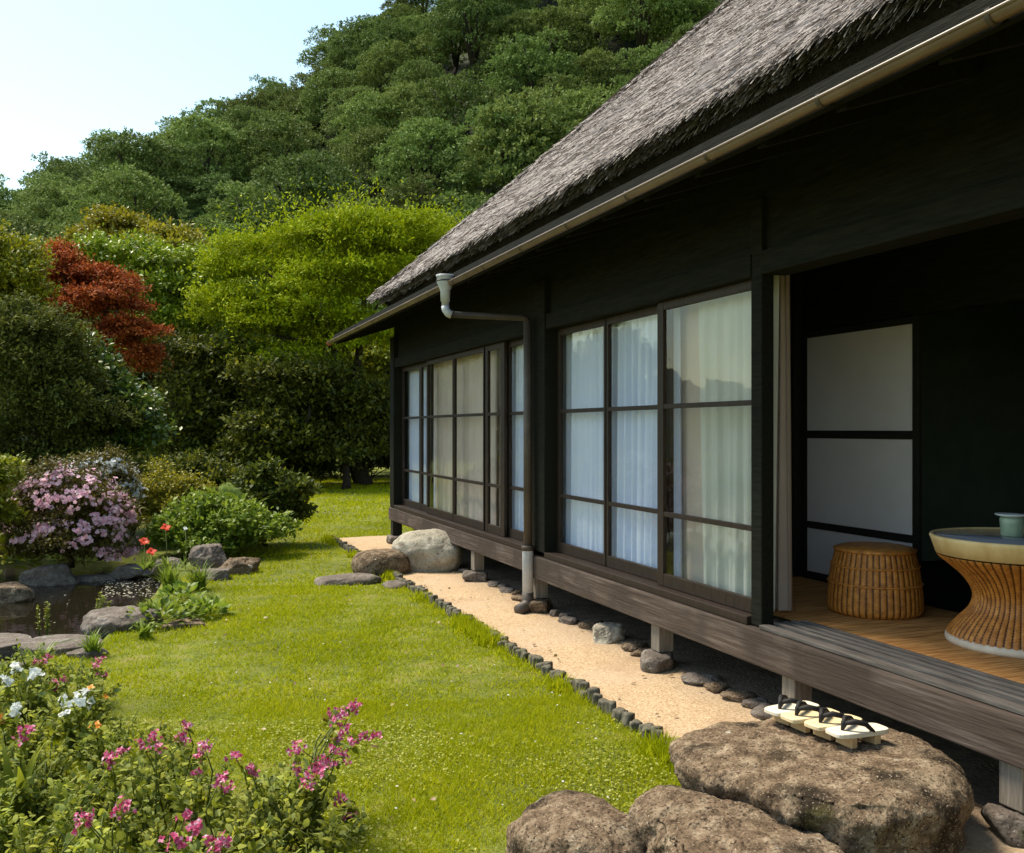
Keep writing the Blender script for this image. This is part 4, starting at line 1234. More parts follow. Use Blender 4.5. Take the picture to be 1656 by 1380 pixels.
shrubs = [
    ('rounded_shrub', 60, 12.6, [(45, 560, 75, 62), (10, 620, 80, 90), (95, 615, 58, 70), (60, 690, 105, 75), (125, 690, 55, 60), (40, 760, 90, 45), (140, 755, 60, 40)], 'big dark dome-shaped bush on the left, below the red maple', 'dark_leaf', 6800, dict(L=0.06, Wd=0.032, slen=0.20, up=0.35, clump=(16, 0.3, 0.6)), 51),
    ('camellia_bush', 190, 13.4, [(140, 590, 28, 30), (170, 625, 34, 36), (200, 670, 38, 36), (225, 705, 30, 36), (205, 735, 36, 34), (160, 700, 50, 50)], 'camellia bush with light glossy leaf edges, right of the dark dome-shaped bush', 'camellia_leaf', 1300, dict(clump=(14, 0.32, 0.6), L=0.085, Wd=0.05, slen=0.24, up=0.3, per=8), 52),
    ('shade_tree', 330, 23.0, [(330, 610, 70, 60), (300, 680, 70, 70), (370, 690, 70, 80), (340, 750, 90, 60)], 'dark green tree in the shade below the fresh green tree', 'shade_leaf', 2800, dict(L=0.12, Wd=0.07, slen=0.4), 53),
    ('shade_tree', 450, 22.0, [(440, 650, 60, 60), (470, 710, 70, 70), (420, 740, 60, 50), (500, 640, 50, 50)], 'shaded leafy tree directly under the yellow-green maple\'s crown', 'shade_leaf', 2400, dict(L=0.12, Wd=0.07, slen=0.4), 54),
    ('shade_tree', 560, 22.5, [(545, 660, 55, 60), (590, 690, 50, 70), (540, 730, 70, 50)], 'shaded leafy tree beside the maple trunk, near the house corner', 'shade_leaf', 2000, dict(L=0.12, Wd=0.07, slen=0.4), 55),
    ('bright_tree', 640, 32.0, [(610, 590, 60, 60), (660, 640, 60, 60), (560, 560, 60, 40)], 'sunlit yellow-green tree glimpsed past the maple trunk below the gutter end', 'conifer_leaf', 1500, dict(L=0.16, Wd=0.1, slen=0.5), 56),
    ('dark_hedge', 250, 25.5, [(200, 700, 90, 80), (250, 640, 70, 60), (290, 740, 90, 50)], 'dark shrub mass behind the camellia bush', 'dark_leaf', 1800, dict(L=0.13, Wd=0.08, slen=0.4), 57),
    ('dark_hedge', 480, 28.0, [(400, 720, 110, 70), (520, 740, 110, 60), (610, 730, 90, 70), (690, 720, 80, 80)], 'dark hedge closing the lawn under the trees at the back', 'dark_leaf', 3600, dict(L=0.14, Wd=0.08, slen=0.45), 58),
    ('olive_bush', 265, 11.6, [(260, 795, 45, 38), (300, 810, 35, 35), (230, 830, 40, 45), (270, 840, 60, 40)], 'low olive-green bush between the azaleas and the fern', 'olive_leaf', 2400, dict(L=0.04, Wd=0.022, slen=0.14, up=0.5), 59),
    ('leafy_bush', 430, 11.6, [(440, 815, 38, 40), (400, 830, 40, 40), (455, 840, 28, 28), (425, 790, 22, 30)], 'dark leafy bush at the right end of the flower border, on the lawn edge', 'shade_leaf', 1500, dict(L=0.07, Wd=0.045, slen=0.18, up=0.4), 60),
    ('leafy_bush', 355, 10.7, [(320, 850, 42, 30), (385, 860, 42, 26), (290, 875, 36, 22), (425, 868, 36, 22), (350, 885, 60, 18)], 'light green leafy bush below the fern, behind the grey rocks', 'fern_leaf', 2600, dict(L=0.06, Wd=0.035, slen=0.17, up=0.45), 61),
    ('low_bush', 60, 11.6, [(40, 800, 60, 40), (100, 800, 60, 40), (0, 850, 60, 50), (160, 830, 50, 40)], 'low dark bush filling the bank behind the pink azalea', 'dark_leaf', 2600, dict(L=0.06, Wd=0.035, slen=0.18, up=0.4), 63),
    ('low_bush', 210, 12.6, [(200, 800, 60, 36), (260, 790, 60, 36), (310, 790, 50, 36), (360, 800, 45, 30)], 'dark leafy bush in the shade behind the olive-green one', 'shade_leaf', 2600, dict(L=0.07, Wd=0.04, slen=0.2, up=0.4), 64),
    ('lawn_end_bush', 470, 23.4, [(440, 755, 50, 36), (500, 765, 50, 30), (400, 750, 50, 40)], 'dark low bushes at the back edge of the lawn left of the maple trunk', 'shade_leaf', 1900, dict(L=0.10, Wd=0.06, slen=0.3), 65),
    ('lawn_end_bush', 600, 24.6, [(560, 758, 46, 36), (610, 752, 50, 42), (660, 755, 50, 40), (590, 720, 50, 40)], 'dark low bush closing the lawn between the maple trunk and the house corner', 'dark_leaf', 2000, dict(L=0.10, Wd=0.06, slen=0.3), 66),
    ('yellow_bush', -5, 9.2, [(-12, 778, 34, 26), (-40, 830, 45, 45)], 'yellow-green bush at the left picture edge beside the pink azalea', 'yellow_leaf', 1500, dict(L=0.05, Wd=0.028, slen=0.14, up=0.5), 62),
]
for nm, px0, Z0, items, lab, mt, n, kw, sd2 in shrubs:
    cat = 'tree' if 'tree' in nm else ('hedge' if 'hedge' in nm else 'bush')
    tree(nm, px0, Z0, items, lab, mt, cat, None, trunk=0.03 if cat == 'bush' else 0.10, seed=sd2, n=n, inner=0.3, flat=0.3, **{'per': 9, **kw})


# ------------------------------------------------------------------ azaleas in flower


def flower_disc(rng, c, nr, size, petals=5):
    """open five-petalled flowers facing nr"""
    n = len(c)
    ref = np.where(np.abs(nr[:, 2:3]) < 0.9, np.array([[0, 0, 1.0]]), np.array([[1.0, 0, 0]]))
    u = unit(np.cross(nr, ref)); w = np.cross(nr, u)
    sets = []
    a0 = rng.uniform(0, 6.28, n)
    for k in range(petals):
        a = a0 + 2 * math.pi * k / petals
        d = u * np.cos(a)[:, None] + w * np.sin(a)[:, None]
        sets.append(oval_leaves(c, unit(d + nr * 0.45), nr, size, size * 0.8, 0.1, 0.25))
    return join(sets)


def azalea(px0, Z0, items, label, petal, nfl, size, seed, nleaf=2600, zmin=-0.1, cl=10, spread=0.07):
    rg = np.random.default_rng(seed)
    e = tree('azalea_bush', px0, Z0, items, label, 'azalea_leaf', 'bush', None, trunk=0.035, seed=seed, n=nleaf, per=8, slen=0.12, L=0.036, Wd=0.019, up=0.5, flat=0.2, inner=0.3)
    L_ = np.array(lob(px0, Z0, items))
    k = rg.choice(len(L_), nfl // cl * 2)
    d = sphere_dirs(rg, len(k), zmin); d[:, 1] -= 0.45; d = unit(d)
    cc = L_[k, :3] + L_[k, 3:] * d * 1.05
    ok = np.ones(len(k), bool)
    for i in range(len(L_)):
        ok &= ~((((cc - L_[i, :3]) / L_[i, 3:]) ** 2).sum(1) < 0.9)
    cc, d = cc[ok][:nfl // cl], d[ok][:nfl // cl]
    c = np.repeat(cc, cl, 0) + rg.normal(0, spread, (len(cc) * cl, 3)) * np.array([1, 1, 0.6])
    dd = unit(np.repeat(d, cl, 0) + rg.normal(0, 0.35, (len(c), 3)))
    V, T = flower_disc(rg, c, dd, size * rg.uniform(0.75, 1.2, len(c)))
    link('blossoms', npmesh('blossoms', V, T), M[petal], e)
    return e


azalea(115, 10.0, [(110, 815, 78, 58), (60, 835, 45, 50), (165, 850, 48, 50), (110, 870, 95, 50), (60, 895, 50, 35), (160, 895, 50, 35)], 'rounded azalea bush covered in pink blossoms on the pond bank', 'pink_petal', 1500, 0.025, 71, 4200, zmin=-0.1, spread=0.040)
azalea(165, 10.6, [(165, 772, 42, 30), (196, 802, 24, 36), (130, 768, 30, 20)], 'white-flowering azalea just behind the pink one', 'white_petal', 620, 0.026, 72, 1300, zmin=-0.2, cl=8, spread=0.04)


def plant_frame(name, q, label, cat, group=None):
    return empty(name, q, 0, label, cat, group)


def blades(rng, n, h, spread, width, bend=0.5, seg=5, hmin=0.5):
    """arching strap leaves from one root"""
    a = rng.uniform(0, 6.28, n); hh = h * rng.uniform(hmin, 1.1, n); sp = spread * rng.uniform(0.2, 1.1, n)
    V = np.empty((n, seg + 1, 2, 3)); sd_ = np.stack([-np.sin(a), np.cos(a), np.zeros(n)], 1)
    dr = np.stack([np.cos(a), np.sin(a), np.zeros(n)], 1)
    r0 = rng.normal(0, 0.02 * spread / 0.2, (n, 2))
    for i in range(seg + 1):
        t = i / seg
        c = dr * (sp * (t ** 1.6))[:, None]
        c[:, :2] += r0
        c[:, 2] = hh * (t - bend * 0.45 * t ** 3)
        w = width * (1 - t) ** 0.7 * (0.6 + 0.8 * math.sin(math.pi * min(1, t + 0.25)))
        V[:, i, 0] = c - sd_ * w * 0.5; V[:, i, 1] = c + sd_ * w * 0.5
    V = V.reshape(-1, 3)
    b = (np.arange(n) * (seg + 1) * 2)[:, None]
    T = np.concatenate([b + np.array([[2 * i, 2 * i + 1, 2 * i + 3, 2 * i + 2]]) for i in range(seg)], 1).reshape(-1, 4)
    return V, T


def fern(q, rng, n=16, h=0.6, label='', name='fern', mat='fern_leaf', spread=0.4):
    e = plant_frame(name, q, label, 'fern')
    sets = []
    for k in range(n):
        a = rng.uniform(0, 6.28); L_ = h * rng.uniform(0.7, 1.15); sp = spread * rng.uniform(0.3, 1.1)
        t = np.linspace(0.12, 1, 26)
        c = np.stack([math.cos(a) * sp * t ** 1.7, math.sin(a) * sp * t ** 1.7, L_ * (t - 0.25 * t ** 3)], 1)
        tg_ = np.gradient(c, axis=0); tg_ = unit(tg_)
        sd_ = unit(np.cross(tg_, np.tile([0, 0, 1.0], (26, 1)) + 1e-3))
        nr = np.cross(sd_, tg_)
        for s_ in (-1, 1):
            sets.append(leaf_tris(c, unit(sd_ * s_ + tg_ * 0.6), nr, 0.16 * h * np.sin(math.pi * (0.15 + 0.82 * t)) + 0.01, 0.032 * h, 0.05))
    V, T = join(sets)
    link('fronds', npmesh('fronds', V, T), M[mat], e)
    return e


rng = np.random.default_rng(91)
q = G(378, 893); fern((q.x, q.y + 0.1, 0.0), rng, 26, 0.92, 'tall light green fern with upright fronds behind the grey rocks', spread=0.42)
q = G(315, 898); fern((q.x, q.y + 0.4, 0.0), rng, 14, 0.55, 'shorter light green fern left of the tall one', spread=0.45)
for px, py, h, n, lab in ((275, 958, 0.38, 120, 'yellow-green grass tuft at the pond edge beneath the red poppies'), (322, 955, 0.34, 100, 'grass tuft on the bank just in front of the grey rocks'),
                          (232, 1034, 0.17, 60, 'small bright leafy tuft on the lawn below the sloping grey rock'), (150, 1062, 0.22, 80, 'grass tuft on the near pond bank beside the end of the stone slab'), (345, 985, 0.18, 60, 'low grass tuft at the lawn edge right of the leafy clumps'), (60, 1090, 0.2, 70, 'grass tuft at the near pond bank among the magenta blossoms')):
    q = G(px, py)
    e = plant_frame('grass_tuft', (q.x, q.y, 0), lab, 'grass tuft')
    V, T = blades(rng, n, h, h * 0.75, 0.014 if h > 0.2 else 0.022)
    link('blades', npmesh('blades', V, T), M['fern_leaf'], e)
for px, py, h, lab in ((75, 1030, 0.30, 'tall thin yellow-green water plant rising by the stone slab'), (165, 1008, 0.24, 'shorter thin water plant standing in the pond beside the sloping rock')):
    q = G(px, py, -0.13)
    e = plant_frame('water_plant', (q.x, q.y, -0.14), lab, 'plant')
    mb = MB(); pts_ = []
    cs = []
    for k in range(4):
        ox, oy = rng.normal(0, 0.03, 2)
        hh = h * rng.uniform(0.7, 1.1)
        mb.tube([(ox, oy, 0), (ox * 1.3, oy * 1.3, hh)], [0.005, 0.003], 6)
        for z in np.linspace(0.3, 1, 14):
            cs.append((ox * (1 + .3 * z), oy * (1 + .3 * z), hh * z))
    mb.build('stem', M['stem'], e)
    cs = np.array(cs); cs = np.repeat(cs, 3, 0)
    d = sphere_dirs(rng, len(cs), 0.0)
    V, T = oval_leaves(cs, d, np.tile([0, 0, 1.0], (len(cs), 1)), 0.028, 0.016)
    link('leaves', npmesh('leaves', V, T), M['yellow_leaf'], e)
for px, py, h, pet, lab in ((268, 920, 0.42, 'red_petal', 'red poppy, tallest and largest of the four'), (233, 925, 0.30, 'red_petal', 'red poppy farthest left, low under the azalea'),
                       (245, 922, 0.18, 'red_petal', 'lowest red poppy, close to the bank'), (300, 922, 0.42, 'white_petal', 'small white flower on a thin stem right of the red poppies')):
    q = G(px, py)
    e = plant_frame('poppy', (q.x, q.y, 0.0), lab, 'flower', 'flowers standing on the pond bank')
    mb = MB(); mb.tube([(0, 0, 0), (0.01, 0.01, h * 0.5), (0.0, 0.02, h)], 0.004, 6); mb.build('stem', M['stem'], e)
    s_ = 0.055 if pet == 'red_petal' else 0.025
    V, T = flower_disc(rng, np.array([[0, 0.02, h], [0.0, 0.02, h + 0.004]]), unit(np.array([[0, -0.6, 0.7], [0.2, -0.5, 0.7]])), s_, 4)
    link('petals', npmesh('petals', V, T), M[pet], e)
    V, T = leaf_tris(np.tile([0, 0, 0.02], (14, 1)), unit(sphere_dirs(rng, 14, 0.1)), np.tile([0, 0, 1.0], (14, 1)), 0.14, 0.035)
    link('leaves', npmesh('leaves', V, T), M['fern_leaf'], e)
# leaf clumps between the rocks and the lawn
for px, py, n, wid, h, lab in ((265, 1010, 260, 0.30, 0.16, 'spreading leafy clump over the rock at the lawn edge, left one'), (330, 1000, 160, 0.20, 0.13, 'small leafy clump over the rock at the lawn edge, right one'),
                            (290, 975, 120, 0.22, 0.14, 'pale-leaved clump between the grass tufts and the sloping rock'), (15, 915, 160, 0.30, 0.28, 'big-leaved yellow-green plant at the left picture edge above the pond')):
    q = G(px, py)
    e = plant_frame('leafy_clump', (q.x, q.y, 0.0), lab, 'plant')
    d = sphere_dirs(rng, n, 0.0)
    c = d * np.array([wid, wid, h]) * rng.uniform(0.5, 1, n)[:, None]
    V, T = oval_leaves(c, unit(d + rng.normal(0, .3, (n, 3))), unit(d * 0.5 + [0, 0, 0.8]), 0.07 if px > 50 else 0.13, 0.036 if px > 50 else 0.055)
    link('leaves', npmesh('leaves', V, T), M['fern_leaf' if px > 50 else 'yellow_leaf'], e)

# ------------------------------------------------------------------ flower bed in the foreground


def raceme_plant(q, tip, label, group, petal, seed, ncl=8, leafn=60, size=0.015):
    """leafy arching plant whose flower clusters sit at its tip (root q, tip given in world)"""
    rg = np.random.default_rng(seed)
    e = plant_frame('flowering_plant', q, label, 'flower', group)
    t = Vector(tip) - Vector(q)
    mb = MB(); cs, ds = [], []; fc = []
    ns = 3
    for k in range(ns):
        end = t + Vector((rg.normal(0, 0.022), rg.normal(0, 0.022), rg.normal(0, 0.02)))
        mid = Vector((end.x * 0.35, end.y * 0.35, end.z * 0.72)) + Vector((rg.normal(0, 0.03), rg.normal(0, 0.03), 0))
        pts = [Vector((rg.normal(0, 0.015), rg.normal(0, 0.015), 0)), mid, end]
        mb.tube(pts, [0.004, 0.003, 0.0015], 5)
        for s in np.linspace(0.15, 0.92, leafn // ns):
            p_ = (1 - s) ** 2 * pts[0] + 2 * s * (1 - s) * mid + s * s * end
            cs.append(p_[:]); ds.append((end - mid).normalized()[:])
        dn = (end - mid).normalized() * 0.05 + Vector((0, 0, -0.02))
        for _ in range(ncl):
            fc.append((end + dn * rg.uniform(-0.9, 0.5) + Vector((rg.normal(0, 0.010), rg.normal(0, 0.010), rg.normal(0, 0.008))))[:])
    mb.build('stem', M['stem'], e)
    cs, ds = np.array(cs), np.array(ds)
    n = len(cs)
    ax = unit(ds * 0.5 + rg.normal(0, 0.7, (n, 3)) + [0, 0, 0.25])
    V, T = oval_leaves(cs, ax, unit(rg.normal(0, 0.3, (n, 3)) + [0, 0, 1.0]), rg.uniform(0.025, 0.05, n), rg.uniform(0.016, 0.03, n))
    link('leaves', npmesh('leaves', V, T), M['bed_leaf'], e)
    fc = np.array(fc)
    d = unit(sphere_dirs(rg, len(fc), -0.2) + np.array([-0.1, -0.5, 0.2]))
    V, T = flower_disc(rg, fc, d, size * rg.uniform(0.6, 1.3, len(fc)), 4)
    link('blossom', npmesh('blossom', V, T), M[petal], e)
    return e


GB = 'magenta flowering plants in the front flower bed'
mag = [(75, 1068, 'magenta flowering plant at the near pond bank, largest blossom head up there'), (165, 1078, 'magenta flowering plant just right of the one at the near pond bank'),
       (85, 1098, 'small low magenta blossom just under the pond-bank one'), (45, 1185, 'magenta blossoms near the left picture edge below the white flowers'),
       (190, 1222, 'magenta blossoms, left half of the pair in the middle of the bed'), (240, 1218, 'magenta blossoms, right half of the pair in the middle of the bed'),
       (303, 1190, 'small single magenta blossom at the top middle of the bed, against the lawn'), (330, 1225, 'faded pinkish blossom just below the single small one'),
       (398, 1232, 'slender magenta blossom spike standing against the lawn'), (375, 1258, 'loose magenta blossoms left below the slender spike'),
       (477, 1225, 'magenta blossoms on the stem left of the large pink spray'),
       (575, 1142, 'top of the large pink blossom spray reaching over the lawn'), (545, 1160, 'pink blossoms on the upper left of the large spray'), (562, 1178, 'deep magenta blossoms in the middle of the large spray'),
       (585, 1192, 'pink blossoms on the right side of the large spray'), (550, 1215, 'magenta blossoms on the lower part of the large spray'), (530, 1245, 'lowest blossoms of the large spray, near its stem'),
       (556, 1300, 'single small magenta blossom low on the grass at the right of the bed'), (310, 1325, 'magenta blossoms at the bottom of the picture, upper of the two there'), (340, 1360, 'deep magenta blossom at the very bottom of the picture, right one'),
       (292, 1365, 'pale magenta blossoms at the very bottom of the picture, left one'), (145, 1318, 'magenta blossom low in the bed, left of the facing pair'), (190, 1305, 'bright magenta blossom low in the bed, right of its pair')]
for k, (px, py, lab) in enumerate(mag):
    spray = 500 < px and py < 1260
    h = 0.20 if py < 1110 else (0.33 if not spray else 0.36)
    if px == 556: h = 0.10
    if py > 1290 and px < 500: h = 0.36
    tip = G(px, py, h)
    if spray:
        root = G(490 + (px - 560) * 0.3, 1335 + (k % 3) * 12, 0.0)
    else:
        root = G(px + (k % 3 - 1) * 18, py + 0.85 * (Zof(py, h) ** -1) * h * F_PX, 0.0)
    raceme_plant((root.x, root.y, 0.0), tip, lab, GB, 'magenta_petal', 300 + k, ncl=17 if spray else 13, leafn=36 if spray else 42, size=0.0095)
GWF = 'white flowers at the left of the flower bed'
for k, (px, py, lab) in enumerate(((12, 1104, 'white flowers at the left picture edge, uppermost ones'), (30, 1086, 'white flowers just below the pond slab on the left'), (104, 1135, 'white flowers, left ones of the bright clump in the bed'),
                            (128, 1140, 'white flowers in the middle of the bright clump in the bed'), (138, 1122, 'white flowers, upper right ones of the bright clump in the bed'), (20, 1150, 'white drooping flowers near the left edge below the uppermost ones'), (52, 1088, 'small white flowers nearest the magenta pond-bank plant'))):
    tip = G(px, py, 0.26)
    root = G(px + 8, py + 0.8 * 0.26 * F_PX / Zof(py, 0.26), 0)
    raceme_plant((root.x, root.y, 0), tip, lab, GWF, 'white_petal', 400 + k, ncl=4, leafn=50, size=0.018)
for k, (px, py, lab) in enumerate(((146, 1128, 'small orange flower beside the white clump'), (157, 1172, 'small orange flower on the lawn side below the white clump'), (4, 1163, 'small orange-yellow flower at the left picture edge'))):
    tip = G(px, py, 0.24); root = G(px + 4, py + 0.8 * 0.24 * F_PX / Zof(py, 0.24), 0)
    raceme_plant((root.x, root.y, 0), tip, lab, 'orange flowers in the bed', 'orange_petal', 450 + k, ncl=1, leafn=40, size=0.016)


def leafy_variant(seed, big):
    rg = np.random.default_rng(seed)
    e = plant_frame('leafy_plant', (0, 0, 0), None, None)
    mb = MB(); cs, ds = [], []
    for k in range(11):
        a = rg.uniform(0, 6.28); sp = rg.uniform(0.03, 0.17); h = rg.uniform(0.12, 0.28)
        end = Vector((math.cos(a) * sp, math.sin(a) * sp, h)); mid = Vector((end.x * 0.4, end.y * 0.4, h * 0.6))
        mb.tube([(rg.normal(0, 0.03), rg.normal(0, 0.03), 0), mid, end], [0.004, 0.003, 0.0015], 5)
        for s in np.linspace(0.15, 1.0, 20):
            p_ = 2 * s * (1 - s) * mid + s * s * end
            cs.append(p_[:]); ds.append((end - mid).normalized()[:])
    mb.build('stem', M['stem'], e)
    cs, ds = np.array(cs), np.array(ds); n = len(cs)
    cs += rg.normal(0, 0.012, (n, 3))
    ax = unit(ds * 0.4 + rg.normal(0, 0.7, (n, 3)) + [0, 0, 0.2])
    V, T = oval_leaves(cs, ax, unit(rg.normal(0, 0.35, (n, 3)) + [0, 0, 1.0]), big * rg.uniform(0.6, 1.3, n), big * 0.6 * rg.uniform(0.7, 1.2, n))
    link('leaves', npmesh('leaves', V, T), M['bed_leaf'], e)
    return e


def copy_tree(o, parent=None):
    c = o.copy(); COL.objects.link(c); c.parent = parent
    for ch in o.children:
        d = ch.copy(); COL.objects.link(d); d.parent = c
    return c


protos = [leafy_variant(500 + k, b) for k, b in enumerate((0.034, 0.04, 0.046, 0.032, 0.038))]
BED = np.array([(G(a, b).x, G(a, b).y) for a, b in ((-260, 1120), (60, 1105), (170, 1130), (190, 1200), (300, 1265), (430, 1300), (520, 1345), (560, 1420), (560, 1700), (-400, 1700))])
rng = np.random.default_rng(123)
k = 0; used = 0; pts_b = []
lo, hi = BED.min(0), BED.max(0)
while used < 95 and k < 6000:
    k += 1
    x, y = rng.uniform(lo[0], hi[0]), rng.uniform(lo[1], hi[1])
    if poly_sd(np.array([x]), np.array([y]), BED)[0] > -0.02: continue
    Zc = x * ST + y * CT; Xc = x * CT - y * ST
    px = CX + F_PX * Xc / max(Zc, 0.1)
    if Zc < 1.75 or px < -120 or poly_sd(np.array([x]), np.array([y]), POND)[0] < 0.1: continue
    if any((x - a) ** 2 + (y - b) ** 2 < 0.13 ** 2 for a, b in pts_b): continue
    pts_b.append((x, y))
    o = protos[used] if used < 5 else copy_tree(protos[rng.integers(5)])
    o.location = (x, y, 0.0); s_ = rng.uniform(0.6, 0.95)
    o.scale = (s_, s_, s_ * rng.uniform(0.8, 1.1)); o.rotation_euler = (0, 0, rng.uniform(0, 6.28))
    tag(o, 'oval-leaved green plant without flowers in the front flower bed', 'plant', 'leafy plants filling the front flower bed')
    used += 1
# broad strap-leaved plants among them
for k, (px, py, lab) in enumerate(((25, 1330, 'broad strap-leaved plant at the left picture edge in the flower bed'), (120, 1215, 'strap-leaved plant below the white flower clump'))):
    q = G(px, py)
    e = plant_frame('strap_leaf_plant', (q.x, q.y, 0), lab, 'plant')
    V, T = blades(rng, 16, 0.36, 0.20, 0.042, bend=0.6, seg=7)
    link('leaves', npmesh('leaves', V, T), M['bed_leaf'], e)

# ------------------------------------------------------------------ lawn
rng = np.random.default_rng(201)


def lawn(n, Z0, Z1, h, w, pxa=-120, pxb=1250):
    """grass blades spread evenly over the ground between two distances"""
    Zr = np.sqrt(rng.uniform(Z0 * Z0, Z1 * Z1, n)); px = rng.uniform(pxa, pxb, n)
    X = (px - CX) / F_PX * Zr
    x = X * CT + Zr * ST; y = -X * ST + Zr * CT
    ok = (x < GX0 - 0.05) | (y > GY1 + 0.05)
    ok &= ~((x > GX0 - 0.05) & (x < 3) & (y < GY1 + 0.05))
    ok &= ~((x > 2.7) & (y < 11.5))
    ok &= poly_sd(x, y, POND) > 0.12
    ok &= ~((px < 330 - 20 * (Zr - 9.5)) & (Zr > 9.2) & (Zr < 18))
    ok &= (np.hypot(X - 0.22, Zr - 3.1) > 0.36 + 0.1 * np.sin(x * 9)) | (rng.random(n) < 0.15)
    pat = np.sin(x * 3.1 + 1.3 * np.sin(y * 2.3)) * np.sin(y * 2.7 + 1.1 * np.sin(x * 1.9)) + 0.6 * np.sin(x * 9 + y * 7) * np.sin(y * 11 - x * 4)
    ok &= rng.random(n) < np.clip(0.75 + 0.35 * pat, 0.25, 1)
    x, y, pat = x[ok], y[ok], pat[ok]
    m = len(x)
    z = ground_z(x, y)
    nearedge = np.clip(1 - (GX0 - 0.05 - x) / 0.14, 0, 1) * (x < GX0) * (0.3 + 0.7 * (np.sin(y * 5) * np.sin(y * 2.3 + 1) > 0.1))
    c = np.stack([x, y, z - 0.003], 1)
    ax = unit(np.stack([rng.normal(0, 0.6, m), rng.normal(0, 0.6, m), np.full(m, 0.75)], 1))
    nr = unit(rng.normal(0, 1, (m, 3)))
    L = h * rng.uniform(0.5, 1.25, m) * (1 + 0.25 * pat) * (1 + 1.3 * nearedge)
    sd_ = unit(np.cross(ax, nr))
    V = np.empty((m, 3, 3))
    ww = (w * rng.uniform(0.7, 1.3, m))[:, None]
    V[:, 0] = c - sd_ * ww * 0.5; V[:, 1] = c + sd_ * ww * 0.5
    V[:, 2] = c + ax * L[:, None]
    return V.reshape(-1, 3), np.arange(m * 3).reshape(m, 3)


V, T = join([lawn(230000, 2.6, 5.0, 0.030, 0.0045, -500, 1300), lawn(200000, 5.0, 8.5, 0.034, 0.007, -500, 1250), lawn(130000, 8.5, 15, 0.040, 0.012, -400, 1000), lawn(70000, 15, 27, 0.06, 0.022, 100, 800)])
yy = rng.uniform(3.1, 12.0, 26000)
msk = (np.sin(yy * 4.3) + np.sin(yy * 2.1 + 1.0) + 0.5 * np.sin(yy * 11) + rng.normal(0, 0.35, len(yy))) > 0.75
yy = yy[msk]; m = len(yy)
c = np.stack([GX0 - 0.045 - np.abs(rng.normal(0, 0.05, m)), yy, np.full(m, -0.003)], 1)
ax = unit(np.stack([rng.normal(0.15, 0.45, m), rng.normal(0, 0.45, m), np.full(m, 0.9)], 1))
sd_ = unit(np.cross(ax, rng.normal(0, 1, (m, 3)))); ww = 0.003 + 0.0009 * yy[:, None]
Ve = np.empty((m, 3, 3)); Ve[:, 0] = c - sd_ * ww; Ve[:, 1] = c + sd_ * ww; Ve[:, 2] = c + ax * rng.uniform(0.05, 0.12, (m, 1))
V, T = join([(V, T), (Ve.reshape(-1, 3), np.arange(m * 3).reshape(m, 3))])
ring = []
for cx_, cy_, rx2, ry2, n_ in ((2.27, 2.73, 0.50, 0.52, 2600), (1.70, 2.50, 0.31, 0.42, 2200)):
    aa = rng.uniform(0, 6.28, n_); ff = rng.uniform(0.92, 1.22, n_)
    ring.append(np.stack([cx_ + rx2 * ff * np.cos(aa), cy_ + ry2 * ff * np.sin(aa)], 1))
ring = np.concatenate(ring); ring = ring[ring[:, 0] < GX0 - 0.05]; m = len(ring)
c = np.stack([ring[:, 0], ring[:, 1], np.full(m, -0.003)], 1)
ax = unit(np.stack([rng.normal(0, 0.4, m), rng.normal(0, 0.4, m), np.full(m, 0.9)], 1))
sd_ = unit(np.cross(ax, rng.normal(0, 1, (m, 3))))
Ve = np.empty((m, 3, 3)); Ve[:, 0] = c - sd_ * 0.0026; Ve[:, 1] = c + sd_ * 0.0026; Ve[:, 2] = c + ax * rng.uniform(0.04, 0.10, (m, 1))
V, T = join([(V, T), (Ve.reshape(-1, 3), np.arange(m * 3).reshape(m, 3))])
tag(link('lawn_grass', npmesh('lawn_grass', V, T), M['grass']), 'short yellow-green grass of the garden lawn', 'grass', kind='stuff')
n = 16000
Zr = np.sqrt(rng.uniform(2.6 ** 2, 4.6 ** 2, n)); px = rng.uniform(150, 1100, n)
X = (px - CX) / F_PX * Zr; x = X * CT + Zr * ST; y = -X * ST + Zr * CT
ok = (x < GX0 - 0.06) & (np.sin(x * 4.1 + y) * np.sin(y * 3.3) + rng.normal(0, 0.4, n) > 0.1)
x, y = x[ok], y[ok]; m = len(x)
a = rng.uniform(0, 6.28, m)
V, T = oval_leaves(np.stack([x, y, ground_z(x, y) + rng.uniform(0.008, 0.026, m)], 1), np.stack([np.cos(a), np.sin(a), rng.normal(0.1, 0.2, m)], 1), np.tile([0, 0, 1.0], (m, 1)) + rng.normal(0, 0.3, (m, 3)), rng.uniform(0.008, 0.016, m), rng.uniform(0.007, 0.012, m))
tag(link('lawn_clover', npmesh('lawn_clover', V, T), M['clover']), 'tiny clover leaves growing through the front of the lawn', 'clover', kind='stuff')
n = 110
Zr = np.sqrt(rng.uniform(3 ** 2, 9 ** 2, n)); px = rng.uniform(250, 1000, n)
X = (px - CX) / F_PX * Zr; x = X * CT + Zr * ST; y = -X * ST + Zr * CT
ok = (x < GX0 - 0.1) & (poly_sd(x, y, POND) > 0.3); x, y = x[ok], y[ok]; m = len(x); a = rng.uniform(0, 6.28, m)
V, T = oval_leaves(np.stack([x, y, ground_z(x, y) + 0.032], 1), np.stack([np.cos(a), np.sin(a), np.zeros(m)], 1), np.tile([0, 0, 1.0], (m, 1)) + rng.normal(0, 0.2, (m, 3)), 0.013, 0.010)
tag(link('lawn_petals', npmesh('lawn_petals', V, T), M['white_petal']), 'tiny pale petals scattered over the lawn', 'petals', kind='stuff')

# ------------------------------------------------------------------ forest on the hill


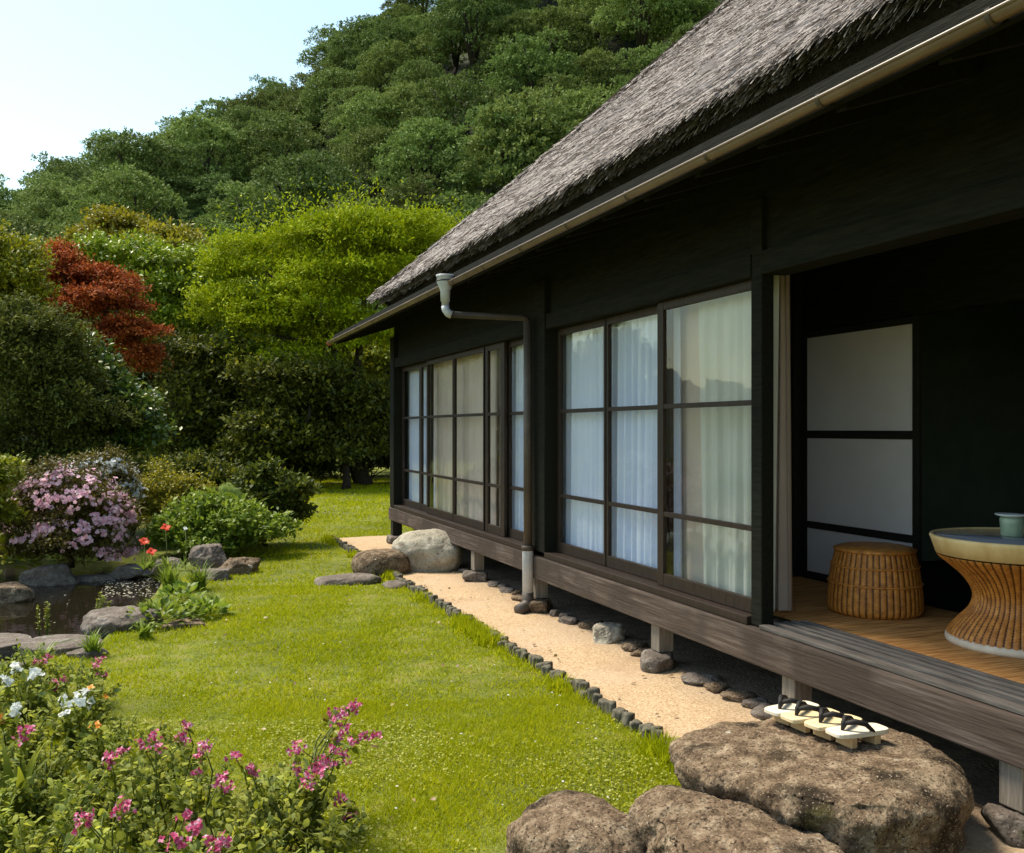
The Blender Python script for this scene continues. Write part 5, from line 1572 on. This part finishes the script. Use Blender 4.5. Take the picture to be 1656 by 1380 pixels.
def hill_variant(seed):
    rg = np.random.default_rng(seed)
    e = empty('hill_tree', (0, 0, 0))
    lobes_ = []
    Rr, H = 2.8, 5.6
    for k in range(40):
        a = k * 2.399 + rg.normal(0, 0.3); u = (k + 0.5) / 40
        rr = Rr * math.sqrt(u) * rg.uniform(0.85, 1.1)
        z = H * (1 - 0.74 * u ** 1.4) + rg.normal(0, 0.28)
        s_ = rg.uniform(0.45, 0.85)
        lobes_.append((rr * math.cos(a), rr * math.sin(a), z, s_ * 1.2, s_ * 1.2, s_ * 0.5))
    lobes_.append((0, 0, 2.6, 2.6, 2.6, 1.9))
    V, T = spray_crown(rg, lobes_, 2100, per=7, slen=0.28, L=0.17, Wd=0.10, up=0.15, flat=0.7, inner=0.12, zmin=0.0, jit=0.22, hide=0.7, normup=1.4)
    limbs((0, 0, -3), [l[:3] for l in lobes_[8:14]], 0.22, rg).build('trunk', M['bark'], e)
    link('crown', npmesh('crown', V, T), M['hill_leaf'], e)
    return e


hv_ = [hill_variant(600 + k) for k in range(7)]
rng = np.random.default_rng(321)
spots = []
Z = 40.0
row = 0
while Z < 112:
    step = 5.1 + 0.012 * (Z - 40)
    X = -72.0 + (row % 2) * step / 2
    while X < 45:
        xx, zz = X + rng.normal(0, 0.9), Z + rng.normal(0, 0.8)
        X += step
        h = hill_z(np.array([xx]), np.array([zz]))[0]
        px = CX + F_PX * xx / zz; py = HOR - F_PX * (h + 4 - CAM_H) / zz
        if px < -70 or px > 1290: continue
        if py > 478 - 0.8415 * (px - 612) + 110 and px > 600: continue
        if py < -160: continue
        spots.append((xx, zz, h))
    Z += 4.8; row += 1
for k, (xx, zz, h) in enumerate(spots):
    o = hv_[k] if k < 7 else copy_tree(hv_[rng.integers(7)])
    s_ = rng.uniform(0.8, 1.25)
    w_ = W(xx, zz, h - 0.6 + rng.uniform(-0.9, 1.3))
    o.location = w_
    o.scale = (s_, s_, s_ * rng.uniform(0.85, 1.15)); o.rotation_euler = (rng.normal(0, 0.06), rng.normal(0, 0.06), rng.uniform(0, 6.28))
    tag(o, 'round-crowned evergreen tree of the forest covering the hillside', 'tree', 'forest trees covering the hillside')
print('hill trees', len(spots), 'stakes', len([o for o in bpy.data.objects if o.name.startswith('log_stake')]))

# dry leaves blown over the gravel, the stone step and the grass
rng = np.random.default_rng(808)
m = 90
x = np.concatenate([rng.uniform(2.25, 2.85, 46), rng.uniform(0.2, 2.1, m - 46)]); y = np.concatenate([rng.uniform(3.3, 9.5, 46), rng.uniform(3.2, 8.5, m - 46)])
a = rng.uniform(0, 6.28, m)
V, T = oval_leaves(np.stack([x, y, np.where(x > GX0, 0.034, 0.036)], 1), np.stack([np.cos(a), np.sin(a), rng.normal(0, 0.15, m)], 1), np.tile([0, 0, 1.0], (m, 1)) + rng.normal(0, 0.3, (m, 3)), rng.uniform(0.02, 0.045, m), rng.uniform(0.012, 0.022, m), 0.2, 0.2)
tag(link('fallen_leaves', npmesh('fallen_leaves', V, T), leafmat('dry_leaf', [(0.10, 0.05, 0.02), (0.22, 0.13, 0.05), (0.30, 0.24, 0.08)], trans=0.1, objvar=0)), 'small dry leaves lying on the gravel and the lawn', 'leaves', kind='stuff')
